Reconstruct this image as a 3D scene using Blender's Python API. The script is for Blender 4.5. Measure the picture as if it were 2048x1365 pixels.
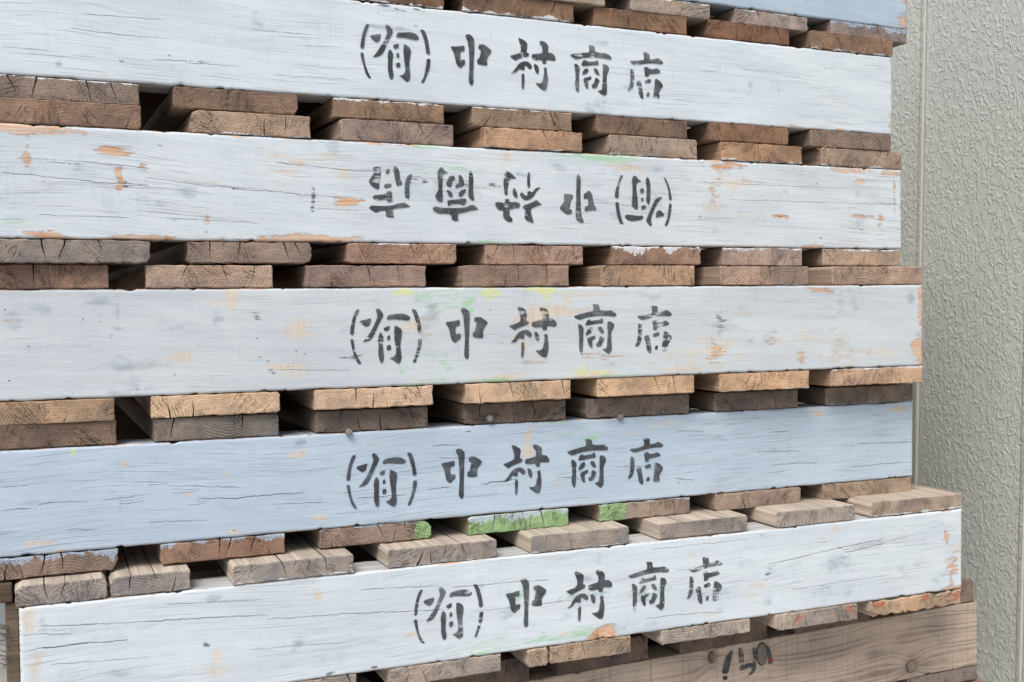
import bpy, bmesh, math, random
import numpy as np
from mathutils import Vector, Matrix
from mathutils.geometry import tessellate_polygon
for _o in list(bpy.data.objects): bpy.data.objects.remove(_o, do_unlink=True)

CAM = {'f': 2225.0787821995864,'p': 0.032030764142152356,'r': -0.010906702287995855,'w': 0.42023311768484795}
PAL = [{'loc': [1.00536,1.05469,0.3138],'yaw': 0.02024,'tilt': -0.00365,'H': 0.095,'dt': 0.021,'db': 0.01796},{'loc': [0.97959,1.05123,0.18151],'yaw': 0.00836,'tilt': 0.00124,'H': 0.09388,'dt': 0.02134,'db': 0.02049},{'loc': [0.99462,1.05164,0.04234],'yaw': 0.01906,'tilt': 0.00223,'H': 0.09691,'dt': 0.02176,'db': 0.02106},{'loc': [0.98516,1.00731,-0.09765],'yaw': -0.03675,'tilt': 0.00102,'H': 0.09589,'dt': 0.02201,'db': 0.0209},{'loc': [1.00111,1.03986,-0.23475],'yaw': -0.00311,'tilt': -0.00328,'H': 0.09205,'dt': 0.02202,'db': 0.01982},{'loc': [1.03588,0.99539,-0.36602],'yaw': -0.02417,'tilt': 4e-05,'H': 0.09624,'dt': 0.01847,'db': 0.01907},{'loc': [1.13934,1.06809,-0.49693],'yaw': 0.02539,'tilt': 0.00444,'H': 0.08358,'dt': 0.02832,'db': 0.021}]
BOARDS = {(0,'b'): [(-523.2,-425.8),(-393.0,-289.8),(-256.5,-152.5),(-119.7,-0.8)],(1,'t'): [(-679.1,-581.3),(-562.0,-436.2),(-411.7,-294.6),(-266.5,-154.6),(-124.6,0.8)],(1,'b'): [(-1002.2,-873.4),(-844.6,-731.1),(-696.8,-583.4),(-552.9,-440.2),(-410.2,-295.6),(-267.2,-157.8),(-126.0,-2.8)],(2,'t'): [(-1025.1,-888.3),(-845.7,-736.1),(-706.4,-590.7),(-558.6,-444.8),(-411.4,-298.3),(-268.1,-153.9),(-125.1,-0.0)],(2,'b'): [(-1023.6,-883.2),(-850.8,-736.5),(-702.8,-589.9),(-558.2,-444.8),(-410.4,-296.5),(-265.5,-153.6),(-122.4,-2.4)],(3,'t'): [(-1030.6,-909.3),(-877.8,-765.5),(-734.2,-616.3),(-578.4,-462.6),(-426.4,-312.5),(-281.0,-163.5),(-131.8,-0.8)],(3,'b'): [(-1029.3,-906.6),(-875.8,-760.8),(-728.6,-610.8),(-577.4,-461.6),(-430.5,-312.8),(-281.8,-162.6),(-132.1,0.1)],(4,'t'): [(-1041.1,-920.9),(-889.1,-776.9),(-740.9,-628.0),(-589.6,-474.1),(-452.2,-323.3),(-289.7,-173.4),(-133.2,0.8)],(4,'b'): [(-1022.3,-921.3),(-885.5,-772.6),(-738.8,-625.3),(-586.7,-472.9),(-435.9,-322.1),(-288.5,-169.9),(-137.9,-2.3)],(5,'t'): [(-1041.3,-967.9),(-965.4,-898.0),(-861.4,-749.2),(-715.5,-603.0),(-566.6,-454.3),(-417.9,-306.6),(-269.9,-160.1),(-136.3,1.2)],(5,'b'): [(-994.9,-895.3),(-851.3,-748.1),(-715.9,-600.6),(-571.5,-549.4),(-546.6,-453.9),(-416.6,-304.1),(-271.3,-158.0),(-139.3,-1.7)],(6,'t'): [(-944.9,-827.8),(-780.9,-653.7),(-619.9,-505.4),(-464.4,-342.0),(-301.4,-184.7),(-143.8,-5.4)],(6,'b'): [(-437.7,-323.9),(-286.5,-152.1),(-121.2,1.1)]}
GLYPHS = {'you': [[(-29.2,26.2),(-26.2,26.4),(-27.4,22.6),(-29.8,18.0),(-31.1,13.2),(-32.4,1.5),(-36.1,2.0),(-35.3,8.7),(-33.5,16.6),(-31.4,22.5)],[(-36.1,-2.2),(-32.6,-2.2),(-31.9,-10.1),(-30.3,-16.7),(-27.9,-21.7),(-25.0,-26.2),(-28.4,-26.4),(-31.2,-21.5),(-33.6,-14.0),(-35.5,-6.6)],[(-25.3,15.2),(-19.9,16.4),(-14.7,17.6),(-15.3,13.8),(-16.6,10.6),(-20.2,9.0),(-23.3,11.1),(-26.1,13.5)],[(-10.1,26.0),(-8.4,27.3),(-5.5,25.3),(-2.6,21.1),(-3.5,18.7),(-6.5,13.2),(-9.6,6.9),(-13.0,-0.2),(-16.0,-3.6),(-20.2,-5.2),(-24.0,-5.4),(-21.0,-2.4),(-16.7,3.3),(-13.3,8.8),(-10.3,15.1),(-8.8,19.9),(-10.1,24.0)],[(2.0,20.4),(7.9,21.1),(14.8,22.0),(19.9,20.9),(23.7,18.6),(24.4,16.5),(22.4,14.6),(14.7,15.1),(7.9,15.9),(0.4,15.4),(1.0,18.0)],[(-3.1,7.7),(0.1,8.7),(3.1,10.0),(3.0,5.6),(-0.8,4.0),(-2.0,5.2)],[(0.3,-0.1),(3.2,0.9),(3.5,-3.4),(0.8,-4.4)],[(0.0,-9.3),(4.1,-8.1),(4.5,-13.3),(0.2,-14.2)],[(-6.1,4.0),(-3.8,1.2),(-2.7,-1.7),(-3.5,-8.2),(-3.6,-15.5),(-2.7,-20.5),(-3.3,-24.5),(-5.0,-26.2),(-6.7,-25.1),(-8.3,-20.0),(-8.5,-14.3),(-8.1,-7.8),(-8.7,-4.5),(-8.0,0.3)],[(8.0,10.0),(11.2,8.8),(14.5,6.5),(15.6,4.0),(14.9,-1.3),(13.9,-7.8),(14.2,-14.4),(14.8,-20.2),(14.1,-24.7),(11.5,-27.3),(8.9,-25.9),(6.4,-23.6),(2.6,-21.3),(5.6,-20.7),(8.4,-19.3),(9.5,-15.7),(8.8,-9.1),(7.8,-2.5),(7.4,4.1)],[(25.4,25.5),(29.8,25.4),(32.4,19.7),(34.0,13.9),(36.0,1.9),(31.5,1.8),(30.7,9.1),(28.9,16.7),(27.2,21.7)],[(31.8,-2.5),(36.1,-2.6),(35.7,-7.7),(34.5,-12.6),(32.2,-19.1),(28.6,-27.2),(25.4,-26.8),(28.7,-20.5),(30.6,-13.2),(31.5,-7.4)]],'naka': [[(-22.5,12.1),(-15.6,12.6),(-10.8,13.6),(-7.5,14.1),(-7.5,8.4),(-12.1,7.4),(-12.4,3.3),(-11.8,-0.5),(-7.0,0.6),(-6.8,-4.6),(-10.0,-6.5),(-12.8,-8.9),(-16.8,-5.6),(-17.5,-1.4),(-19.2,6.3),(-21.5,9.3)],[(-6.4,24.6),(-3.4,25.9),(0.1,24.6),(3.2,21.4),(2.9,10.6),(2.0,-6.1),(1.6,-17.9),(2.0,-22.2),(-0.5,-25.9),(-3.5,-22.5),(-3.5,-17.5),(-2.5,-5.9),(-3.1,11.1),(-4.0,18.6),(-6.1,22.2)],[(7.8,16.3),(13.6,17.2),(18.5,14.3),(22.5,11.1),(20.4,7.9),(17.8,4.6),(16.5,1.4),(17.2,-4.2),(12.0,-4.4),(5.6,-3.6),(6.0,1.8),(8.2,2.3),(9.2,6.9),(10.4,11.4),(7.5,12.1)]],'mura': [[(-16.9,25.9),(-15.0,26.6),(-10.8,25.0),(-6.2,21.8),(-6.7,16.2),(-7.7,12.4),(-4.4,11.4),(-5.2,8.4),(-10.1,7.0),(-15.7,5.2),(-20.4,2.5),(-23.6,5.2),(-26.9,7.2),(-21.2,8.5),(-13.8,11.5),(-13.7,16.7),(-15.5,21.5)],[(-8.7,3.2),(-4.5,2.2),(-1.2,-1.3),(-1.7,-3.9),(-4.1,-5.0),(-7.4,-1.8),(-9.7,-1.2),(-9.8,-6.3),(-13.0,-6.1),(-15.8,-5.1),(-18.7,-8.8),(-22.4,-10.6),(-25.7,-10.8),(-21.5,-6.8),(-17.7,-1.1),(-13.9,1.7)],[(-13.2,-9.8),(-9.8,-9.5),(-9.9,-18.8),(-10.4,-23.9),(-12.2,-26.6),(-13.7,-22.8),(-13.2,-18.6)],[(0.8,1.0),(4.0,1.0),(6.3,-1.8),(7.0,-6.2),(5.3,-9.5),(3.0,-7.6),(1.6,-3.2)],[(7.3,24.9),(10.0,25.8),(14.3,24.5),(18.0,20.8),(17.5,13.9),(21.3,14.0),(25.1,11.7),(26.8,8.0),(25.1,5.8),(15.5,6.7),(15.4,1.9),(10.5,2.2),(10.5,5.5),(3.1,4.9),(-1.6,6.5),(-1.2,10.8),(5.1,12.0),(10.6,13.0),(10.7,19.5),(8.0,21.8)],[(12.1,-1.5),(15.9,-1.8),(16.5,-7.8),(17.2,-13.8),(16.3,-20.8),(14.6,-26.0),(10.4,-25.2),(5.6,-21.8),(1.9,-18.4),(7.6,-18.4),(10.9,-16.4),(11.5,-11.8),(12.5,-8.3)]],'sho': [[(-3.4,26.4),(1.4,26.8),(4.7,25.4),(4.6,20.4),(12.3,19.5),(18.3,20.0),(23.3,17.5),(25.3,14.7),(22.3,12.9),(12.3,14.2),(-0.7,13.9),(-9.6,12.8),(-18.5,10.0),(-22.4,11.9),(-25.3,14.5),(-15.5,16.7),(-7.6,18.4),(-2.2,19.0),(-2.1,23.9)],[(-10.2,9.5),(-6.7,11.1),(-5.2,9.2),(5.2,10.2),(7.7,12.2),(8.9,9.9),(9.2,6.4),(2.2,5.9),(-10.7,3.9),(-12.2,5.9),(-10.7,7.2)],[(-20.5,5.6),(-17.1,5.6),(-13.5,2.1),(-14.2,-3.6),(-14.4,-15.0),(-14.9,-22.0),(-16.4,-24.4),(-18.8,-21.8),(-19.6,-16.4),(-18.9,-7.7),(-19.6,1.2)],[(-7.3,1.9),(-4.0,2.6),(-3.0,-0.8),(-5.9,-4.2),(-11.6,-6.2),(-10.8,-2.5)],[(2.2,2.4),(6.6,3.2),(9.1,-0.7),(9.8,-3.9),(7.6,-4.4),(4.6,-2.2)],[(-9.9,-8.7),(-4.9,-7.3),(0.1,-5.7),(0.1,-9.0),(-4.1,-10.9),(-3.8,-15.8),(-3.5,-19.3),(-6.0,-19.3),(-8.4,-15.5)],[(5.1,-6.4),(8.5,-7.8),(10.5,-10.6),(8.0,-13.8),(6.7,-17.6),(1.0,-18.6),(0.0,-14.7),(3.0,-13.6),(3.8,-10.1)],[(13.9,8.4),(18.2,7.9),(22.0,5.1),(21.4,1.2),(18.6,-3.1),(18.5,-10.2),(19.0,-17.4),(18.7,-22.7),(15.4,-26.8),(12.9,-25.0),(10.4,-22.6),(7.1,-21.0),(12.9,-19.5),(13.5,-13.4),(14.1,-3.7),(13.8,2.5)]],'ten': [[(-3.1,25.5),(5.3,24.8),(5.2,18.0),(10.5,18.7),(15.7,20.7),(21.0,18.0),(22.8,15.7),(19.9,13.8),(10.4,14.2),(-1.1,13.0),(-9.4,10.8),(-14.1,10.0),(-17.7,12.2),(-20.4,14.3),(-11.4,15.2),(-1.6,17.0),(-2.1,20.8)],[(-1.6,9.3),(3.1,10.2),(4.6,7.7),(10.4,8.0),(14.6,9.5),(19.3,6.2),(17.2,4.0),(10.3,3.2),(4.1,2.2),(4.0,-0.4),(-1.0,-0.8),(-0.9,4.3),(-2.2,8.0)],[(-18.5,7.0),(-14.1,4.8),(-14.2,-4.8),(-15.3,-12.8),(-18.4,-17.0),(-22.8,-18.2),(-20.4,-12.5),(-19.0,-4.5),(-19.3,2.0)],[(-1.2,-4.6),(6.6,-2.6),(6.8,-7.0),(-0.7,-8.5)],[(-11.6,-7.1),(-5.9,-5.2),(-4.9,-10.8),(-3.4,-19.0),(-2.6,-22.6),(-4.3,-25.5),(-7.6,-23.2),(-9.1,-19.5),(-9.6,-13.2),(-11.6,-9.5)],[(1.3,-18.0),(4.9,-16.8),(4.9,-21.5),(0.9,-22.5)],[(11.9,-2.4),(14.5,-2.2),(18.7,-4.6),(22.2,-8.5),(21.3,-11.1),(18.1,-15.0),(16.7,-17.6),(18.0,-21.5),(16.5,-23.2),(13.3,-23.8),(9.1,-23.0),(10.2,-15.5),(11.3,-8.2)]]}
PLACE = {(1,'you'): (-633.3,66.7),(1,'naka'): (-553.1,66.4),(1,'mura'): (-484.6,67.0),(1,'sho'): (-416.3,66.4),(1,'ten'): (-349.4,65.8),(2,'ten'): (-657.7,70.8),(2,'sho'): (-589.8,70.5),(2,'mura'): (-520.0,69.8),(2,'naka'): (-450.8,70.3),(2,'you'): (-370.0,69.6),(3,'you'): (-657.6,70.1),(3,'naka'): (-574.9,70.5),(3,'mura'): (-503.6,70.3),(3,'sho'): (-432.9,72.0),(3,'ten'): (-363.9,70.8),(4,'you'): (-676.6,63.1),(4,'naka'): (-593.0,63.6),(4,'mura'): (-521.3,63.0),(4,'sho'): (-449.5,64.2),(4,'ten'): (-378.9,62.6),(5,'you'): (-655.1,66.1),(5,'naka'): (-572.4,66.3),(5,'mura'): (-501.7,66.4),(5,'sho'): (-431.9,67.7),(5,'ten'): (-362.9,67.2)}
MARKS = {0: [(-1.6,51.2,4.0,4.2,'c',1),(-4.9,26.7,7.2,8.5,'c',0.9),(-1.6,19.1,4.9,3.6,'c',1),(-236.3,24.0,27.9,3.4,'s',0.4)],1: [(-501.6,66.0,122.0,53.6,'k',1),(-636.0,112.6,38.4,2.9,'d',0.55),(-767.6,84.3,6.5,10.1,'s',0.6),(-151.4,22.0,15.8,2.3,'c',0.75),(-66.3,20.8,26.6,1.8,'c',0.8),(-2.8,32.6,3.2,18.1,'c',0.6),(-224.8,104.4,10.9,7.8,'s',0.5),(-269.1,45.4,20.0,5.6,'s',0.4),(-211.3,63.3,4.2,14.7,'s',0.7),(-940.6,31.7,2.8,3.0,'s',0.8),(-847.9,47.4,2.1,2.2,'d',0.6),(-814.5,72.7,2.7,1.8,'d',0.6),(-913.9,50.3,2.9,1.8,'d',0.5),(-724.1,72.0,5.8,2.8,'s',0.6),(-350.2,34.7,37.8,7.5,'s',0.3),(-522.3,26.4,112.0,5.0,'s',0.25),(-434.8,133.7,11.9,1.1,'c',0.5),(3.6,99.4,3.2,18.1,'s',0.6),(-2.8,86.9,3.2,42.2,'s',0.5),(-482.7,25.3,34.5,1.5,'t',0.7),(-906.3,23.5,37.2,1.3,'t',0.5)],2: [(-593.1,72.4,32.2,24.8,'g',0.35),(-616.8,91.3,21.1,4.9,'g',0.6),(-637.8,83.2,20.8,6.9,'d',0.4),(-563.1,78.3,33.0,4.0,'d',0.45),(-523.9,92.3,17.0,4.1,'s',0.9),(-361.9,71.4,25.5,16.2,'s',0.5),(-816.4,90.4,26.9,18.2,'s',0.35),(-964.7,54.5,23.8,17.0,'s',0.35),(-984.9,114.6,27.2,5.5,'c',1.05),(-951.5,112.2,16.0,2.6,'c',0.8),(-981.6,88.6,2.8,8.4,'c',1.1),(-910.3,98.3,12.4,3.5,'c',1.1),(-908.1,80.9,2.9,6.1,'c',1),(-907.1,70.1,2.9,9.7,'c',0.9),(-888.3,86.1,5.9,3.5,'c',0.6),(-699.0,60.0,10.9,4.3,'c',1.1),(-793.2,119.3,41.2,2.3,'c',0.85),(-717.7,120.5,29.2,1.9,'c',0.8),(-834.3,38.7,3.1,6.3,'c',0.85),(-967.4,23.3,13.5,3.9,'c',1),(-887.5,22.6,29.6,2.7,'c',0.9),(-743.4,23.6,57.4,4.2,'c',1),(-184.7,57.4,11.5,2.3,'c',1.1),(-12.1,93.4,2.0,27.3,'c',0.8),(-0.8,81.6,1.6,48.8,'c',0.6),(-65.0,101.3,9.3,3.0,'c',0.8),(-65.1,60.0,15.6,2.3,'c',0.8),(-269.6,111.9,30.5,4.5,'c',0.85),(-82.0,114.3,38.4,3.0,'c',0.9),(-19.3,112.5,24.0,3.0,'c',0.9),(-276.6,85.0,10.8,16.8,'c',0.62),(-35.2,56.5,6.4,8.5,'c',0.6),(-131.3,22.9,22.4,1.8,'c',0.8),(-657.9,117.3,30.7,1.5,'c',0.85),(-862.0,119.6,17.3,1.4,'c',0.8),(-262.9,96.6,61.4,14.0,'t',0.7),(-386.9,105.5,31.2,8.0,'t',0.7),(-540.5,107.9,28.0,7.1,'t',0.7),(-765.9,92.5,28.2,18.5,'t',0.6),(-727.6,103.5,29.0,6.6,'t',0.7),(-276.6,73.8,20.3,19.5,'t',0.6),(-724.1,23.4,29.1,6.6,'t',0.6),(-703.5,88.0,14.8,6.6,'t',0.6),(-615.4,116.4,15.9,2.5,'g',1.1),(-420.8,115.3,42.7,4.2,'g',1.1),(-554.4,22.6,22.2,2.1,'g',1.05),(-577.4,32.8,5.4,7.0,'g',0.7),(-587.4,96.4,18.9,3.0,'g',0.8),(-998.2,35.9,11.5,2.9,'g',0.75),(-735.1,61.9,1.9,13.2,'d',0.85),(-852.3,64.3,13.1,5.4,'s',0.7),(-869.9,51.8,6.9,4.5,'s',0.6),(-595.8,72.3,32.2,22.3,'s',0.55),(-466.3,68.5,130.4,11.5,'s',0.35),(-940.1,83.1,8.1,6.1,'s',0.6),(-904.2,69.3,4.2,3.5,'d',0.7),(-882.0,83.3,17.0,13.2,'s',0.4),(-186.0,82.1,14.4,28.7,'s',0.35),(-622.2,82.8,5.2,2.0,'d',0.8),(-568.5,81.6,27.4,3.1,'d',0.5),(-877.1,118.8,25.6,2.6,'s',0.5)],3: [(-141.7,49.0,153.0,34.2,'t',0.5),(-306.8,39.4,100.6,16.3,'t',0.55),(-949.8,86.1,80.5,30.4,'s',0.35),(-802.7,106.4,6.3,13.8,'t',1),(-741.2,77.7,16.0,11.7,'t',0.8),(-751.2,42.8,28.0,9.4,'t',0.75),(-850.1,55.0,13.1,5.4,'t',0.8),(-876.1,46.8,21.3,4.5,'t',0.5),(-905.8,35.3,12.5,3.5,'t',0.6),(-487.2,92.2,33.5,5.7,'t',1.1),(-506.8,83.3,22.1,7.1,'t',1),(-515.2,63.2,13.2,13.2,'t',0.75),(-501.7,42.4,16.7,11.3,'t',0.7),(-628.7,80.4,20.3,8.8,'t',0.8),(-608.3,72.7,20.6,5.9,'t',0.7),(-456.0,108.4,34.2,5.1,'t',0.8),(-287.9,43.8,12.7,16.4,'c',0.58),(-212.4,56.3,8.0,12.3,'c',0.55),(-286.6,47.0,25.5,19.2,'t',0.8),(-148.5,111.7,15.2,4.5,'c',0.8),(-173.4,35.6,5.5,10.2,'c',0.6),(-3.0,93.1,3.8,32.7,'c',1),(-7.5,42.7,6.8,15.4,'c',1.1),(-2.2,30.7,3.0,17.8,'c',1.1),(-106.7,35.4,106.4,13.8,'t',0.6),(-319.4,27.9,37.4,6.5,'t',0.75),(-427.8,44.4,34.9,4.2,'c',0.55),(-439.6,25.0,34.7,4.2,'t',0.9),(-540.2,25.9,32.4,4.1,'t',0.8),(-614.1,25.1,20.6,2.9,'t',0.8),(-219.7,45.3,79.6,22.3,'t',0.4),(-973.5,97.2,27.6,10.8,'s',0.6),(-893.0,49.5,33.7,6.2,'s',0.7),(-692.9,50.0,16.5,6.7,'d',0.5),(-780.4,91.4,4.1,5.5,'d',0.65),(-908.4,72.1,3.3,5.3,'d',0.65),(-902.4,102.0,1.6,19.9,'s',0.75),(-614.3,85.0,15.4,29.4,'s',0.6),(-113.6,100.0,49.4,23.0,'s',0.55),(-106.6,42.3,35.4,17.3,'s',0.55),(-281.3,79.7,7.6,12.0,'d',0.5),(-769.8,40.1,4.6,4.7,'d',0.5),(-19.5,105.1,7.4,10.6,'s',0.8),(-819.2,60.9,133.6,13.7,'s',0.35),(-673.4,105.2,29.6,9.6,'s',0.4),(-539.8,58.7,162.6,25.2,'s',0.35),(-698.2,81.6,19.3,14.3,'s',0.45),(-367.9,107.7,48.3,7.4,'s',0.45),(-638.4,112.2,15.1,4.4,'y',0.95),(-547.3,110.1,12.9,7.0,'y',1.05),(-487.0,112.2,17.9,6.1,'y',1.05),(-484.3,103.5,5.6,7.1,'y',0.9),(-450.3,104.2,3.4,2.6,'y',0.8),(-451.0,29.5,17.2,7.3,'y',0.75),(-430.8,27.8,12.8,2.6,'y',0.8),(-602.7,105.5,25.8,14.8,'g',0.62),(-571.4,100.3,6.4,10.0,'g',0.85),(-642.0,36.8,3.0,5.9,'g',1),(-597.4,37.8,6.2,16.8,'g',0.7),(-546.7,23.6,17.2,2.5,'g',1.15),(-629.5,21.7,11.2,1.9,'g',1),(-576.5,109.3,31.6,5.0,'g',0.6),(-614.1,26.1,30.9,2.9,'g',0.6),(-410.4,22.9,35.3,1.6,'g',0.9),(-613.6,60.5,7.2,34.3,'g',0.5)],4: [(-987.0,29.5,10.3,3.1,'t',1.2),(-914.2,94.0,5.9,1.8,'t',1.1),(-761.7,93.1,7.6,2.9,'t',1.1),(-816.2,23.8,9.1,2.8,'t',1),(-737.2,31.6,6.9,2.4,'t',1.1),(-519.4,88.7,5.7,16.6,'t',0.95),(-515.5,80.7,4.6,5.2,'t',0.9),(-863.0,62.8,5.3,2.3,'t',0.9),(-971.5,21.5,8.8,2.2,'t',1),(-835.8,88.5,2.7,1.9,'t',0.9),(-827.0,79.5,2.2,1.9,'t',0.9),(-451.2,90.1,14.3,16.0,'g',0.7),(-470.1,97.5,11.8,4.2,'g',0.7),(-626.0,113.8,31.6,2.0,'g',0.9),(-481.7,110.2,17.5,1.6,'g',0.8),(-141.9,104.6,14.6,4.1,'t',1.1),(-20.6,103.9,14.2,4.2,'t',1.1),(-347.2,100.8,32.0,7.7,'t',0.6),(-957.4,108.7,2.4,2.6,'y',1.3),(-911.3,111.3,12.7,2.2,'t',1),(-754.8,104.6,7.6,3.4,'s',0.9),(-919.0,62.6,2.1,53.6,'s',0.5),(-893.6,60.6,2.6,49.6,'s',0.45),(-738.0,67.7,3.9,28.8,'s',0.3),(-551.3,18.5,55.8,3.1,'s',0.4),(-688.0,100.8,12.1,4.9,'t',0.6),(-488.2,49.0,2.9,9.4,'t',0.8),(-849.0,103.1,133.8,4.6,'s',0.35),(-241.2,66.9,207.0,34.2,'s',0.2)],5: [(-500.9,64.3,34.5,7.2,'s',0.7),(-430.2,59.1,36.1,8.5,'s',0.6),(-362.3,54.2,31.5,7.6,'s',0.6),(-582.0,73.4,16.3,7.0,'s',0.6),(-606.9,24.5,32.2,7.6,'g',0.72),(-552.2,27.1,33.4,7.6,'g',0.72),(-504.1,29.9,28.8,6.8,'g',0.75),(-486.8,24.6,13.9,7.8,'c',1.2),(-506.6,67.6,28.7,7.2,'g',0.55),(-582.0,70.9,8.7,8.1,'g',0.7),(-436.2,61.3,36.1,6.4,'g',0.45),(-381.1,59.0,37.3,8.7,'g',0.4),(-529.8,30.0,22.6,2.6,'t',0.8),(-617.5,29.9,21.2,2.0,'t',0.6),(-877.3,54.3,7.0,10.0,'t',0.7),(-878.5,40.8,13.2,9.0,'t',0.6),(-24.6,83.2,3.9,9.7,'c',0.8),(-14.4,40.0,9.4,24.2,'c',0.66),(-7.3,20.5,23.5,2.4,'c',1.1),(-15.3,67.3,15.6,12.1,'t',0.7),(-182.1,67.1,15.5,11.5,'s',0.8),(-261.3,66.7,30.2,15.7,'s',0.45),(-87.7,56.5,37.4,13.0,'s',0.55),(-281.4,67.6,6.7,11.1,'d',0.45),(-884.6,64.4,4.4,4.1,'d',0.7),(-785.6,100.5,4.2,6.5,'t',1),(-294.6,55.1,14.5,4.4,'t',0.9),(-299.3,51.2,5.2,2.8,'y',0.5),(-803.7,53.9,6.5,6.6,'s',0.7),(-1030.0,104.5,5.4,25.5,'t',0.8),(-1027.1,61.3,7.8,17.1,'t',0.8),(-1020.4,96.9,3.9,8.6,'s',0.8),(-933.5,84.0,16.8,26.6,'s',0.3),(-738.4,117.2,8.8,2.3,'d',0.5),(-343.4,33.0,6.4,5.5,'s',0.6),(-264.5,119.1,26.8,5.5,'t',0.6),(-601.2,53.0,42.9,20.0,'s',0.3),(-454.0,77.5,35.6,5.2,'s',0.4),(-757.8,112.1,2.9,2.4,'d',0.9),(-773.6,24.0,5.7,2.8,'d',0.8),(-731.1,22.9,2.9,1.9,'d',0.9),(-653.0,123.2,103.5,4.0,'t',0.4)],6: []}
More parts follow.
